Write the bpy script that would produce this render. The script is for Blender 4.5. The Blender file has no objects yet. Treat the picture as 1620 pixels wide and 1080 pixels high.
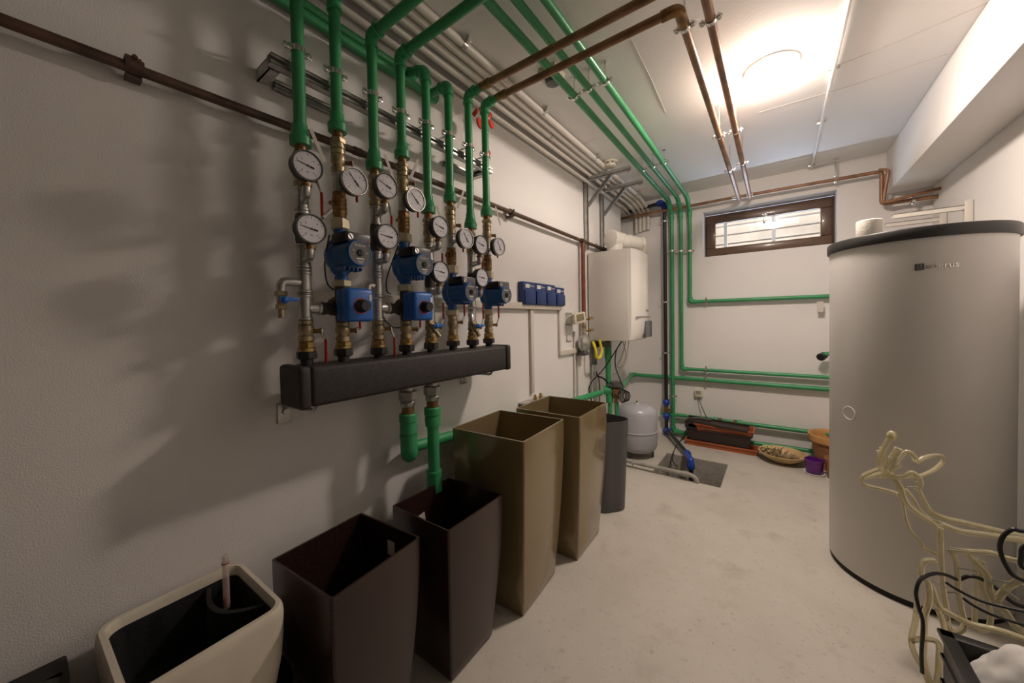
import bpy, bmesh, math, random
from mathutils import noise, Vector as V, Matrix as M, Euler
random.seed(7)
sc = bpy.context.scene
col = sc.collection
PI = math.pi
# ------------------------------------------------------------------ camera
YAW, PIT, ROL = [math.radians(a) for a in (-36.3584, -1.1749, -1.0003)]
F, CY, H = 568.14, -21.33, 1.28
_cy, _sy, _cp, _sp, _cr, _sr = math.cos(YAW), math.sin(YAW), math.cos(PIT), math.sin(PIT), math.cos(ROL), math.sin(ROL)
fw = V((_sy*_cp, _cy*_cp, _sp)); r0 = V((_cy, -_sy, 0)); u0 = r0.cross(fw)
rt = r0*_cr + u0*_sr; up = u0*_cr - r0*_sr
cam_d = bpy.data.cameras.new('camera'); cam = bpy.data.objects.new('camera', cam_d); col.objects.link(cam)
mw = M((rt, up, -fw)).transposed().to_4x4(); mw.translation = (0, 0, H); cam.matrix_world = mw
cam_d.sensor_width = 36; cam_d.lens = F/1620*36; cam_d.shift_y = CY/1620; cam_d.clip_start = .02
sc.camera = cam
# a survey ray through photo pixel (x, y): the point where it meets a plane of the room
def ray(x, y): return rt*((x-810)/F) - up*((y-540-CY)/F) + fw
def onx(x, y, X): d = ray(x, y); return d*(X/d.x) + V((0, 0, H))
def ony(x, y, Y): d = ray(x, y); return d*(Y/d.y) + V((0, 0, H))
def onz(x, y, z=0.): d = ray(x, y); return d*((z-H)/d.z) + V((0, 0, H))
# ------------------------------------------------------------------ world, light, exposure
vs = sc.view_settings; vs.view_transform = 'Standard'; vs.look = 'None'; vs.gamma = 1; vs.exposure = 2.13
w = bpy.data.worlds.new('world'); sc.world = w; w.use_nodes = True
w.node_tree.nodes['Background'].inputs[0].default_value = (.62, .76, 1, 1)
w.node_tree.nodes['Background'].inputs[1].default_value = .35
LAMP = 60.0
XL, XR, YB, YF, ZC = -1.38, .98, 4.2, -3.2, 2.597
BX, BZ = .725, 2.256
def alight(name, loc, rot, sx, sy, e, c):
    l = bpy.data.lights.new(name, 'AREA'); l.shape = 'RECTANGLE'; l.size = sx; l.size_y = sy; l.energy = e; l.color = c
    o = bpy.data.objects.new(name, l); o.location = loc; o.rotation_euler = rot; col.objects.link(o); return o
# daylight coming down the light well outside the window
alight('daylight', (-.09, 4.70, 2.85), (math.radians(12), 0, 0), 1.3, .4, 2.3, (.84, .90, 1))
# sunlit ground of the light well throwing light up through the pane onto the ceiling
alight('ground_bounce', (-.09, 4.86, 1.83), (math.radians(-118), 0, 0), 1.2, .05, 3.6, (.60, .76, 1))
# ------------------------------------------------------------------ materials
def mat(name, rgb, rough=.5, metal=0., bump=0., bscale=60., var=0., vscale=6., spec=.5, coat=0., trans=0., emit=None, es=1., alpha=1., detail=4.):
    m = bpy.data.materials.new(name); m.use_nodes = True; nt = m.node_tree; b = nt.nodes['Principled BSDF']
    lin = tuple(rgb)+(1,)
    b.inputs['Base Color'].default_value = lin; b.inputs['Roughness'].default_value = rough; b.inputs['Metallic'].default_value = metal
    b.inputs['Specular IOR Level'].default_value = spec; b.inputs['Coat Weight'].default_value = coat
    b.inputs['Transmission Weight'].default_value = trans; b.inputs['Alpha'].default_value = alpha
    if emit: b.inputs['Emission Color'].default_value = tuple(emit)+(1,); b.inputs['Emission Strength'].default_value = es
    tc = nt.nodes.new('ShaderNodeTexCoord')
    if var:
        n = nt.nodes.new('ShaderNodeTexNoise'); n.inputs['Scale'].default_value = vscale; n.inputs['Detail'].default_value = detail
        nt.links.new(tc.outputs['Object'], n.inputs['Vector'])
        r = nt.nodes.new('ShaderNodeValToRGB'); r.color_ramp.elements[0].position = .3; r.color_ramp.elements[1].position = .7
        r.color_ramp.elements[0].color = tuple(max(0, c*(1-var)) for c in rgb)+(1,)
        r.color_ramp.elements[1].color = tuple(min(1, c*(1+var)) for c in rgb)+(1,)
        nt.links.new(n.outputs['Fac'], r.inputs['Fac']); nt.links.new(r.outputs['Color'], b.inputs['Base Color'])
    if bump:
        n = nt.nodes.new('ShaderNodeTexNoise'); n.inputs['Scale'].default_value = bscale; n.inputs['Detail'].default_value = 3
        nt.links.new(tc.outputs['Object'], n.inputs['Vector'])
        bp = nt.nodes.new('ShaderNodeBump'); bp.inputs['Strength'].default_value = bump; bp.inputs['Distance'].default_value = .004
        nt.links.new(n.outputs['Fac'], bp.inputs['Height']); nt.links.new(bp.outputs['Normal'], b.inputs['Normal'])
    return m
def stained(name, base, stains, bump, bscale, rough=.8):
    """plain surface with patches: stains = [(scale, lo, hi, colour), ...] mixed over the base by noise"""
    m = mat(name, base, rough, bump=bump, bscale=bscale); nt = m.node_tree; b = nt.nodes['Principled BSDF']
    tc = [n for n in nt.nodes if n.type == 'TEX_COORD'][0]; prev = None
    rgb = nt.nodes.new('ShaderNodeRGB'); rgb.outputs[0].default_value = tuple(base)+(1,); prev = rgb.outputs[0]
    for k, (s, lo, hi, c, amt) in enumerate(stains):
        mp = nt.nodes.new('ShaderNodeMapping'); mp.inputs['Location'].default_value = (k*3.1, k*1.7, k*5.3); nt.links.new(tc.outputs['Object'], mp.inputs['Vector'])
        n = nt.nodes.new('ShaderNodeTexNoise'); n.inputs['Scale'].default_value = s; n.inputs['Detail'].default_value = 6; n.inputs['Roughness'].default_value = .65
        nt.links.new(mp.outputs[0], n.inputs['Vector'])
        mr = nt.nodes.new('ShaderNodeMapRange'); mr.inputs['From Min'].default_value = lo; mr.inputs['From Max'].default_value = hi; mr.inputs['To Max'].default_value = amt
        nt.links.new(n.outputs['Fac'], mr.inputs['Value'])
        mx = nt.nodes.new('ShaderNodeMix'); mx.data_type = 'RGBA'; nt.links.new(mr.outputs[0], mx.inputs['Factor'])
        nt.links.new(prev, mx.inputs['A']); mx.inputs['B'].default_value = tuple(c)+(1,); prev = mx.outputs['Result']
    nt.links.new(prev, b.inputs['Base Color']); return m
m_wall = stained('white_plaster', (.79, .765, .745), [(1.2, .45, .8, (.74, .715, .69), .6), (9, .68, .8, (.66, .63, .60), .25)], .25, 260)
m_ceil = stained('ceiling_paint', (.87, .85, .83), [(1.5, .45, .8, (.83, .81, .79), .6), (14, .72, .8, (.45, .42, .38), .3)], .12, 60)
m_floor = stained('painted_concrete', (.52, .485, .425), [(2.2, .42, .70, (.44, .405, .345), .8), (5, .56, .72, (.34, .30, .235), .55), (26, .62, .70, (.30, .265, .20), .5), (75, .62, .68, (.20, .17, .13), .6)], .12, 30, .62)
m_pit = stained('bare_concrete', (.42, .39, .34), [(5, .4, .7, (.27, .245, .20), .8), (30, .5, .7, (.22, .2, .17), .6)], .6, 40)
m_green = mat('green_plastic_pipe', (.045, .29, .11), .36, var=.12, vscale=5)
m_greenf = mat('green_plastic_fitting', (.045, .32, .125), .38)
m_rust = mat('rusty_brown_pipe', (.085, .042, .026), .55, var=.45, vscale=14, bump=.3, bscale=90)
m_copper = mat('brown_painted_pipe', (.27, .14, .075), .40, metal=.25, var=.4, vscale=9)
m_redpipe = mat('red_oxide_pipe', (.20, .055, .03), .5, var=.25, vscale=12)
m_steel = mat('galvanised_steel', (.46, .45, .43), .38, metal=.85, var=.2, vscale=30, bump=.15, bscale=80)
m_zinc = mat('zinc_fitting', (.54, .53, .50), .32, metal=.8, var=.25, vscale=22)
m_chrome = mat('chrome', (.75, .74, .72), .16, metal=1)
m_brass = mat('nickelled_brass', (.42, .34, .22), .36, metal=.75, var=.3, vscale=35)
m_oldbrass = mat('tarnished_brass', (.26, .15, .06), .42, metal=.7, var=.4, vscale=30)
m_cream = mat('pale_brass_nut', (.62, .55, .38), .38, metal=.5)
m_gold = mat('yellow_brass', (.46, .31, .12), .35, metal=.75)
m_darkfit = mat('dark_check_valve', (.055, .05, .042), .45, var=.4, vscale=30)
m_blackiron = mat('black_iron', (.022, .02, .02), .45)
m_foam = mat('black_foam_casing', (.030, .026, .025), .55, bump=.4, bscale=420, var=.3, vscale=90)
m_blue = mat('blue_enamel', (.008, .10, .32), .28, coat=.3)
m_blue2 = mat('blue_plastic', (.02, .13, .48), .38)
m_blue3 = mat('navy_plastic', (.012, .040, .17), .4)
m_bluefit = mat('blue_coupling_plastic', (.01, .05, .33), .4)
m_black = mat('black_plastic', (.012, .012, .013), .4)
m_blackm = mat('matt_black', (.010, .010, .010), .7)
m_greyp = mat('dark_grey_plate', (.10, .10, .10), .35)
m_red = mat('red_grip', (.36, .012, .012), .35)
m_redt = mat('red_orange_plastic', (.75, .06, .03), .4)
m_white = mat('white_plastic', (.74, .73, .70), .4)
m_dial = mat('dial_face', (.66, .65, .70), .3)
m_ivory = mat('ivory_plastic', (.66, .60, .48), .45)
m_beige = mat('beige_duct', (.62, .57, .49), .5)
m_conduit = mat('painted_conduit', (.66, .62, .56), .45)
m_boiler = mat('boiler_enamel', (.68, .65, .60), .35)
m_boilerf = mat('boiler_front_enamel', (.82, .79, .73), .3)
m_vessel = mat('grey_vessel_paint', (.43, .43, .46), .3, coat=.2)
m_tank = mat('silver_grey_jacket', (.66, .64, .61), .42, metal=.05, coat=.08)
m_tankrim = mat('charcoal_lid', (.026, .025, .024), .42)
m_gpot = mat('bronze_gold_lacquer', (.26, .195, .10), .22, metal=.3, coat=.5, bump=.05, bscale=300, var=.08, vscale=300)
m_bpot = mat('espresso_lacquer', (.036, .017, .014), .26, metal=.2, coat=.2, bump=.05, bscale=300, var=.12, vscale=300)
m_slate = mat('slate_plastic', (.085, .083, .085), .42)
m_cpl = mat('cream_planter_plastic', (.66, .60, .49), .42, var=.10, vscale=7)
m_liner = mat('black_liner', (.006, .006, .006), .7, bump=.4, bscale=60)
m_bag = mat('dark_fabric', (.030, .028, .025), .9, bump=.6, bscale=90)
m_terra = mat('terracotta_plastic', (.38, .10, .035), .55, var=.15, vscale=8)
m_choc = mat('dark_brown_plastic', (.035, .022, .018), .45)
m_wick = mat('wicker', (.36, .17, .075), .6, bump=.4, bscale=60, var=.25, vscale=40)
m_rattan = mat('honey_basket_rim', (.55, .29, .10), .5, var=.15, vscale=20)
m_purple = mat('purple_ceramic', (.12, .012, .19), .3, coat=.3)
m_bowl = mat('yellow_terracotta', (.55, .38, .18), .6, var=.2, vscale=10)
m_plant = mat('dried_plant', (.30, .22, .12), .8, var=.5, vscale=30)
m_sage = mat('pale_bud', (.55, .52, .22), .7)
m_rope = mat('rope_light_tube', (.97, .90, .64), .14, trans=.72, bump=.35, bscale=80)
m_wire = mat('galvanised_wire', (.55, .53, .48), .3, metal=.7)
m_cable = mat('black_cable', (.008, .008, .009), .4)
m_gcable = mat('grey_cable', (.40, .38, .34), .5)
m_paper = mat('paper', (.62, .58, .52), .8)
m_roll = mat('tissue_paper', (.80, .76, .68), .9, bump=.4, bscale=120)
m_bagw = mat('white_sack', (.62, .60, .58), .75, bump=.9, bscale=14)
m_wood = mat('brown_window_frame', (.12, .065, .036), .35, coat=.2)
m_reveal = mat('white_reveal', (.78, .79, .82), .6)
m_board = mat('pale_timber_board', (.66, .50, .35), .7, var=.15, vscale=5)
m_well = mat('light_well_render', (.72, .70, .68), .9)
m_glass = bpy.data.materials.new('window_glass'); m_glass.use_nodes = True; nt = m_glass.node_tree; nt.nodes.clear()
_o = nt.nodes.new('ShaderNodeOutputMaterial'); _m = nt.nodes.new('ShaderNodeMixShader'); _t = nt.nodes.new('ShaderNodeBsdfTransparent'); _g = nt.nodes.new('ShaderNodeBsdfGlossy')
_g.inputs['Roughness'].default_value = .02; _m.inputs[0].default_value = .07
nt.links.new(_t.outputs[0], _m.inputs[1]); nt.links.new(_g.outputs[0], _m.inputs[2]); nt.links.new(_m.outputs[0], _o.inputs[0])
m_lamp = mat('lamp_diffuser', (.9, .88, .84), .5, emit=(1, .85, .74), es=LAMP)
m_pvc = mat('grey_waste_pipe', (.34, .32, .29), .45, var=.2, vscale=12)
m_yel = mat('yellow_hose', (.75, .62, .04), .4)
m_fluew = mat('white_flue', (.80, .77, .70), .38)
m_tube = mat('clear_tube', (.75, .60, .52), .12, alpha=.38)
# ------------------------------------------------------------------ mesh helpers
def B(): return bmesh.new()
def frame(ax):
    z = V(ax).normalized(); h = V((0, 0, 1)) if abs(z.z) < .9 else V((1, 0, 0))
    x = h.cross(z).normalized(); return x, z.cross(x), z
def lathe(bm, o, ax, prof, seg=20, ph=0, sy=1.):
    """prof = [(t along ax, radius)]"""
    o = V(o); x, y, z = frame(ax); rings = []
    for t, r in prof:
        if r < 1e-6: rings.append([bm.verts.new(o+z*t)])
        else: rings.append([bm.verts.new(o+z*t+(x*math.cos(ph+2*PI*k/seg)+y*sy*math.sin(ph+2*PI*k/seg))*r) for k in range(seg)])
    for a, b in zip(rings, rings[1:]):
        for k in range(seg):
            j = (k+1) % seg
            if len(a) == 1 and len(b) == 1: continue
            if len(a) == 1: bm.faces.new((a[0], b[j], b[k]))
            elif len(b) == 1: bm.faces.new((a[k], a[j], b[0]))
            else: bm.faces.new((a[k], a[j], b[j], b[k]))
    return bm
def cyl(bm, p0, p1, r, seg=16, r2=None):
    p0, p1 = V(p0), V(p1); L = (p1-p0).length; r2 = r if r2 is None else r2
    return lathe(bm, p0, p1-p0, [(0, 0), (0, r), (L, r2), (L, 0)], seg)
def hexn(bm, p0, p1, r):
    p0, p1 = V(p0), V(p1); L = (p1-p0).length
    return lathe(bm, p0, p1-p0, [(0, 0), (0, r*.86), (L*.12, r), (L*.88, r), (L, r*.86), (L, 0)], 6, ph=.3)
def box(bm, c, s, rot=None, bev=0., seg=2, taper=None):
    c = V(c); R = Euler(rot).to_matrix() if rot is not None and not isinstance(rot, M) else (rot or M.Identity(3))
    vs_ = []
    for dz in (-1, 1):
        for dx, dy in ((-1, -1), (1, -1), (1, 1), (-1, 1)):
            k = taper if (taper and dz < 0) else 1
            vs_.append(bm.verts.new(c + R @ V((dx*s[0]/2*k, dy*s[1]/2*k, dz*s[2]/2))))
    fs = [(3, 2, 1, 0), (4, 5, 6, 7), (0, 1, 5, 4), (1, 2, 6, 5), (2, 3, 7, 6), (3, 0, 4, 7)]
    ff = [bm.faces.new([vs_[i] for i in f]) for f in fs]
    if bev:
        es = list({e for f in ff for e in f.edges})
        bmesh.ops.bevel(bm, geom=es, offset=bev, segments=seg, affect='EDGES', profile=.5)
    return bm
def fillet(pts, rad, n=7):
    pts = [V(p) for p in pts]
    if rad <= 0: return pts
    out = [pts[0]]
    for i in range(1, len(pts)-1):
        a, b, c = pts[i-1], pts[i], pts[i+1]; d1 = (a-b); d2 = (c-b); l = min(rad, d1.length*.48, d2.length*.48)
        p, q = b+d1.normalized()*l, b+d2.normalized()*l
        for k in range(n+1):
            t = k/n; out.append(p*(1-t)**2 + b*2*t*(1-t) + q*t*t)
    out.append(pts[-1]); return out
def smooth(pts, n=6):
    pts = [V(p) for p in pts]; P = [pts[0]*2-pts[1]]+pts+[pts[-1]*2-pts[-2]]; out = []
    for i in range(1, len(P)-2):
        a, b, c, d = P[i-1:i+3]
        for k in range(n):
            t = k/n; out.append(.5*((2*b)+(c-a)*t+(2*a-5*b+4*c-d)*t*t+(3*b-a-3*c+d)*t**3))
    out.append(pts[-1]); return out
def tube(bm, pts, r, seg=12, rad=0., closed=False, sm=False):
    pts = smooth(pts) if sm else fillet(pts, rad)
    t = (pts[1]-pts[0]).normalized(); x, y, z = frame(t); rings = []
    for i, p in enumerate(pts):
        if i == 0: d = pts[1]-pts[0]
        elif i == len(pts)-1: d = pts[-1]-pts[-2]
        else: d = (pts[i+1]-p).normalized()+(p-pts[i-1]).normalized()
        if d.length < 1e-7: continue
        d.normalize(); x = (x - d*x.dot(d)).normalized(); y = d.cross(x)
        rr = r[min(len(r)-1, int(i*len(r)/len(pts)))] if isinstance(r, (list, tuple)) else r
        rings.append([bm.verts.new(p+(x*math.cos(2*PI*k/seg)+y*math.sin(2*PI*k/seg))*rr) for k in range(seg)])
    for a, b in zip(rings, rings[1:]):
        for k in range(seg): j = (k+1) % seg; bm.faces.new((a[k], a[j], b[j], b[k]))
    bm.faces.new(rings[0][::-1]); bm.faces.new(rings[-1]); return bm
def sphere(bm, c, r, s=(1, 1, 1), seg=16, rings=10):
    c = V(c); R_ = []
    for k in range(rings+1):
        t, q = -math.cos(PI*k/rings)*r*s[2], math.sin(PI*k/rings)*r
        if k in (0, rings): R_.append([bm.verts.new(c+V((0, 0, t)))])
        else: R_.append([bm.verts.new(c+V((math.cos(2*PI*j/seg)*q*s[0], math.sin(2*PI*j/seg)*q*s[1], t))) for j in range(seg)])
    for a, b in zip(R_, R_[1:]):
        for k in range(seg):
            j = (k+1) % seg
            if len(a) == 1: bm.faces.new((a[0], b[j], b[k]))
            elif len(b) == 1: bm.faces.new((a[k], a[j], b[0]))
            else: bm.faces.new((a[k], a[j], b[j], b[k]))
    return bm
def ring(bm, c, ax, r, t, w_):      # flat band round an axis
    return lathe(bm, V(c)-V(ax).normalized()*w_/2, ax, [(0, r), (0, r+t), (w_, r+t), (w_, r), (0, r)], 18)
PX = M(((0, 0, 1), (1, 0, 0), (0, 1, 0)))        # local x,y,z -> world +Y,+Z,+X (a face looking along +X)
NY = M(((1, 0, 0), (0, 0, -1), (0, 1, 0)))       # a face looking along -Y
def text(bm, s, size, c, R, depth=.0006, fn=None):
    cu = bpy.data.curves.new('t', 'FONT'); cu.body = s; cu.size = size; cu.align_x = 'CENTER'; cu.align_y = 'CENTER'; cu.extrude = depth; cu.resolution_u = 2
    o = bpy.data.objects.new('t', cu); me = bpy.data.meshes.new_from_object(o)
    for v in me.vertices: v.co = fn(v.co.copy()) if fn else V(c) + R @ v.co
    bm.from_mesh(me)
    bpy.data.objects.remove(o); bpy.data.curves.remove(cu); bpy.data.meshes.remove(me); return bm
# ------------------------------------------------------------------ object helpers
W = {}
def tag(o, label=None, cat=None, group=None, kind=None):
    if label: o['label'] = label
    if cat: o['category'] = cat
    if group: o['group'] = group
    if kind: o['kind'] = kind
    return o
def obj(name, bm, m, parent=None, label=None, cat=None, group=None, kind=None, org=None, ang=35):
    bmesh.ops.recalc_face_normals(bm, faces=bm.faces)
    if parent: w0 = W[parent]
    elif org is not None: w0 = V(org)
    else:
        lo = [min(v.co[i] for v in bm.verts) for i in range(3)]; hi = [max(v.co[i] for v in bm.verts) for i in range(3)]
        w0 = V(((lo[0]+hi[0])/2, (lo[1]+hi[1])/2, lo[2]))
    bmesh.ops.translate(bm, verts=bm.verts, vec=-w0)
    me = bpy.data.meshes.new(name); bm.to_mesh(me); bm.free()
    me.materials.append(m); me.shade_smooth()
    try: me.set_sharp_from_angle(angle=math.radians(ang))
    except Exception: pass
    o = bpy.data.objects.new(name, me); col.objects.link(o)
    if parent: o.parent = parent
    else: o.location = w0
    W[o] = w0; tag(o, label, cat, group, kind); return o
def thing(name, label, cat, loc, group=None):
    o = bpy.data.objects.new(name, None); o.empty_display_size = .05; col.objects.link(o); o.location = V(loc); W[o] = V(loc)
    return tag(o, label, cat, group)
def struct(name, bm, m, parent=None, **k): return obj(name, bm, m, parent, kind='structure', **k)
def dup(src, off, label, group=None):
    r = src.copy(); col.objects.link(r); r.location = src.location + V(off); W[r] = V(r.location); r['label'] = label
    if group: r['group'] = group
    def rec(a, b):
        for ch in list(a.children):
            if ch.name in done: continue
            c = ch.copy(); col.objects.link(c); c.parent = b; done.add(c.name); rec(ch, c)
    done = set(); rec(src, r); return r
def plate(bm, x0, x1, y0, y1, holes, th, ax, pos, z0=None):
    """slab in the plane normal to axis `ax` at `pos` (thickness th outward) with rectangular holes; coords are the other two axes"""
    us = sorted({x0, x1}|{h[0] for h in holes}|{h[1] for h in holes}); vs2 = sorted({y0, y1}|{h[2] for h in holes}|{h[3] for h in holes})
    for a, b in zip(us, us[1:]):
        for c, d in zip(vs2, vs2[1:]):
            mu, mv = (a+b)/2, (c+d)/2
            if any(h[0] < mu < h[1] and h[2] < mv < h[3] for h in holes): continue
            lo, hi = (pos, pos+th) if th > 0 else (pos+th, pos)
            ctr = {0: ((lo+hi)/2, mu, mv), 1: (mu, (lo+hi)/2, mv), 2: (mu, mv, (lo+hi)/2)}[ax]
            sz = {0: (hi-lo, b-a, d-c), 1: (b-a, hi-lo, d-c), 2: (b-a, d-c, hi-lo)}[ax]
            box(bm, ctr, sz)
    bmesh.ops.remove_doubles(bm, verts=bm.verts, dist=1e-5)
    # drop inner faces shared by neighbours
    seen = {}; bm.verts.index_update()
    for f in list(bm.faces):
        k = tuple(sorted(v.index for v in f.verts))
        seen.setdefault(k, []).append(f)
    bmesh.ops.delete(bm, geom=[f for l in seen.values() if len(l) > 1 for f in l], context='FACES')
    return bm
# ------------------------------------------------------------------ room shell
PIT_ = (-.84, -.335, 3.06, 3.59)
WIN = (-.613, .427, 1.903, 2.366)      # opening in the back wall: x0,x1,z0,z1
struct('floor', plate(B(), XL-.2, XR+.2, YF-.2, YB+.2, [PIT_], -.12, 2, 0), m_floor)
bm = B(); x0, x1, y0, y1 = PIT_
box(bm, ((x0+x1)/2, (y0+y1)/2, -.55), (x1-x0+.1, y1-y0+.1, .04))
x0 += .006; x1 -= .006; y0 += .006; y1 -= .006
for c, s in ((((x0-.025), (y0+y1)/2, -.266), (.05, y1-y0+.1, .53)), (((x1+.025), (y0+y1)/2, -.266), (.05, y1-y0+.1, .53)), (((x0+x1)/2, y0-.025, -.266), (x1-x0, .05, .53)), (((x0+x1)/2, y1+.025, -.266), (x1-x0, .05, .53))): box(bm, c, s)
struct('trim_1', bm, m_pit, label='bare concrete lining of the sump pit sunk in the floor')
struct('ceiling', plate(B(), XL-.2, XR+.2, YF-.2, YB+.2, [], .12, 2, ZC), m_ceil)
NICHE = (3.93, 4.2, 2.22, 2.47)
struct('wall_left', plate(B(), YF-.2, YB, 0, ZC, [NICHE], -.2, 0, XL), m_wall)
bm = B(); box(bm, (XL-.26, 4.07, 2.35), (.06, .5, .5)); struct('trim_2', bm, m_pit, label='dark rough back of the pipe hole in the corner')
struct('wall_right', plate(B(), YF-.2, YB, 0, ZC, [], .2, 0, XR), m_wall)
struct('wall_back', plate(B(), XL-.2, XR+.2, 0, ZC, [WIN], .2, 1, YB), m_wall)
struct('wall_front', plate(B(), XL, XR, 0, ZC, [], -.2, 1, YF), mat('darkened_unseen_wall', (.10, .075, .055), .6, var=.2, vscale=3))  # unseen wall behind the camera, coloured dark to cut the bounced light
bm = B(); box(bm, ((BX+XR)/2, (YF+YB)/2, (BZ+ZC)/2), (XR-BX, YB-YF, ZC-BZ), bev=.006)
struct('ceiling_beam', bm, m_wall, label='boxed white beam running along the top of the right wall')
# thin cracks / formwork joints on the ceiling
bm = B()
for a, b in (((1568, 2), (1245, 135)), ((1500, 85), (1200, 178)), ((1000, 65), (1053, 178)), ((900, 232), (945, 218))):
    tube(bm, [onz(a[0], a[1], ZC-.0005), onz((a[0]+b[0])/2+3, (a[1]+b[1])/2+2, ZC-.0005), onz(b[0], b[1], ZC-.0005)], .0012, 5)
struct('trim_3', bm, mat('joint_line', (.50, .46, .42), .9), label='hairline joints between the ceiling boards')
# ------------------------------------------------------------------ window
wx0, wx1, wz0, wz1 = WIN
win = thing('window_1', 'brown framed tilting basement window with silver handle high in the back wall', 'window', ((wx0+wx1)/2, YB+.05, wz0)); win['kind'] = 'structure'
def fr(bm, x0, x1, z0, z1, w_, y, d, bev=.004):
    for c, s in ((((x0+x1)/2, y, z0+w_/2), (x1-x0, d, w_)), (((x0+x1)/2, y, z1-w_/2), (x1-x0, d, w_)), ((x0+w_/2, y, (z0+z1)/2), (w_, d, z1-z0-2*w_)), ((x1-w_/2, y, (z0+z1)/2), (w_, d, z1-z0-2*w_))): box(bm, c, s, bev=bev)
    return bm
bm = fr(B(), wx0+.001, wx1-.001, wz0+.0, wz1-.012, .03, YB+.175, .04); obj('window_frame', bm, m_wood, win)
sash = obj('window_sash', fr(B(), wx0+.02, wx1-.02, wz0+.02, wz1-.03, .08, YB+.15, .05, .008), m_wood, win)
sx0, sx1, sz0, sz1 = wx0+.10, wx1-.10, wz0+.10, wz1-.11
bm = B(); box(bm, ((sx0+sx1)/2, YB+.15, (sz0+sz1)/2), (sx1-sx0+.01, .006, sz1-sz0+.01)); obj('pane', bm, m_glass, sash, label='clear glass pane')
bm = B(); hc = ony(1209, 340, YB+.125); lathe(bm, (hc.x, YB+.125, hc.z), (0, -1, 0), [(0, 0), (0, .026), (.008, .024), (.01, .012), (.03, .011), (.03, 0)], 16)
box(bm, (hc.x, YB+.092, hc.z-.04), (.018, .014, .11), bev=.006); obj('handle', bm, m_chrome, sash, label='silver turn handle')
for px in (1142, 1283):
    bm = B(); h = ony(px, 395, YB).x; box(bm, (h, YB+.122, wz0+.02), (.07, .012, .012), bev=.003); obj('hinge', bm, m_black, win)
# white reveal lining
bm = B()
for c, s in ((((wx0+wx1)/2, YB+.10, wz1+.004), (wx1-wx0, .19, .014)), ((wx0-.004, YB+.10, (wz0+wz1)/2), (.014, .19, wz1-wz0)), ((wx1+.004, YB+.10, (wz0+wz1)/2), (.014, .19, wz1-wz0))): box(bm, c, s)
struct('trim_4', bm, m_reveal, label='white plaster reveal round the basement window')
# light well outside: boards, upright bars, rendered wall
bm = B(); box(bm, (-.09, 5.1, 2.1), (1.9, .05, 1.7)); box(bm, (-1.0, 4.75, 2.1), (.05, .7, 1.7)); box(bm, (.85, 4.75, 2.1), (.05, .7, 1.7)); box(bm, (-.09, 4.75, 1.50), (1.9, .7, .05))
struct('wall_outside', bm, m_well, label='pale rendered wall of the light well outside the window')
bt = thing('timber_screen', 'pale horizontal timber boards seen outside through the window', 'boards', (-.09, 4.95, 1.9))
for k in range(6):
    bm = B(); box(bm, (-.09, 4.95, 1.98+k*.105), (1.7, .02, .088), bev=.003); obj('board', bm, m_board, bt)
for px in (1148, 1224):
    x = ony(px, 360, 4.50).x; bm = B(); box(bm, (x, 4.50, 2.1), (.03, .03, .7), bev=.003)
    obj('window_bar', bm, m_white, label='white upright bar outside the window, '+('left of' if px < 1200 else 'just right of')+' the handle', cat='bar')
# ------------------------------------------------------------------ ceiling lamp
lc = V((-.02, 2.385, ZC)); lamp = thing('ceiling_lamp', 'round glowing ceiling lamp with a white rim', 'lamp', lc)
bm = B(); lathe(bm, lc, (0, 0, -1), [(0, 0), (0, .122), (.014, .122), (.017, .116), (.017, 0)], 40); obj('lamp_rim', bm, m_white, lamp)
bm = B(); lathe(bm, lc-V((0, 0, .017)), (0, 0, -1), [(0, .113), (.018, .111), (.036, .092), (.046, .055), (.050, 0)], 40); obj('lamp_shade', bm, m_lamp, lamp, label='glowing diffuser')
# ------------------------------------------------------------------ green and brown pipework
def pipe(name, label, cat, pts, r, m, mf=None, elbow=1.28, rad=None, el=None, group=None, clamps=(), ends=()):
    """one run of pipe with an elbow fitting at every corner"""
    pts = [V(p) for p in pts]; t = thing(name, label, cat, pts[0], group); rad = rad if rad is not None else r*1.5
    obj('pipe', tube(B(), pts, r, 14, rad), m, t)
    el = el or r*2.4
    if mf:
        for a, b, c in zip(pts, pts[1:], pts[2:]):
            d1, d2 = (a-b), (c-b)
            if d1.normalized().dot(d2.normalized()) < -.985: continue
            l1, l2 = min(el, d1.length*.5), min(el, d2.length*.5)
            bm = tube(B(), [b+d1.normalized()*l1, b, b+d2.normalized()*l2], r*elbow, 14, rad*1.1)
            for p, d in ((b+d1.normalized()*l1, d1), (b+d2.normalized()*l2, d2)): ring(bm, p, d, r*1.02, r*.38, r*.45)
            obj('elbow', bm, mf, t)
    for c in clamps: obj('clamp', clamp(B(), *c), m_chrome, t)
    for p, d in ends:
        obj('collar', cyl(B(), p, V(p)+V(d), r*1.3), mf or m, t)
    return t
def clamp(bm, c, ax, r, ear, back=None, L=.05):
    """pipe clip: band, two screwed ears, hanger rod towards `back`"""
    c = V(c); ax = V(ax).normalized(); ear = V(ear).normalized(); ring(bm, c, ax, r*1.01, .0025, .018)
    n = ax.cross(ear)
    for s in (-1, 1):
        p = c+ear*s*(r+.011); box(bm, p, (.024, .017, .005), rot=M((ear, ax, n)).transposed(), bev=.001)
        cyl(bm, p-n*.012, p+n*.012, .0045, 8); hexn(bm, p+n*.004, p+n*.010, .0092)
    if back is not None: cyl(bm, c+V(back).normalized()*r, c+V(back).normalized()*(r+L), .004, 8)
    return bm
XC = -1.22
YC = [.538, .66, .800, .927, 1.057, 1.190, 1.325, 1.450]
PXC = [479, 538, 596, 640, 678, 713, 744, 770]
def zc(i, py): return onx(PXC[i], py, XC).z
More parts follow.
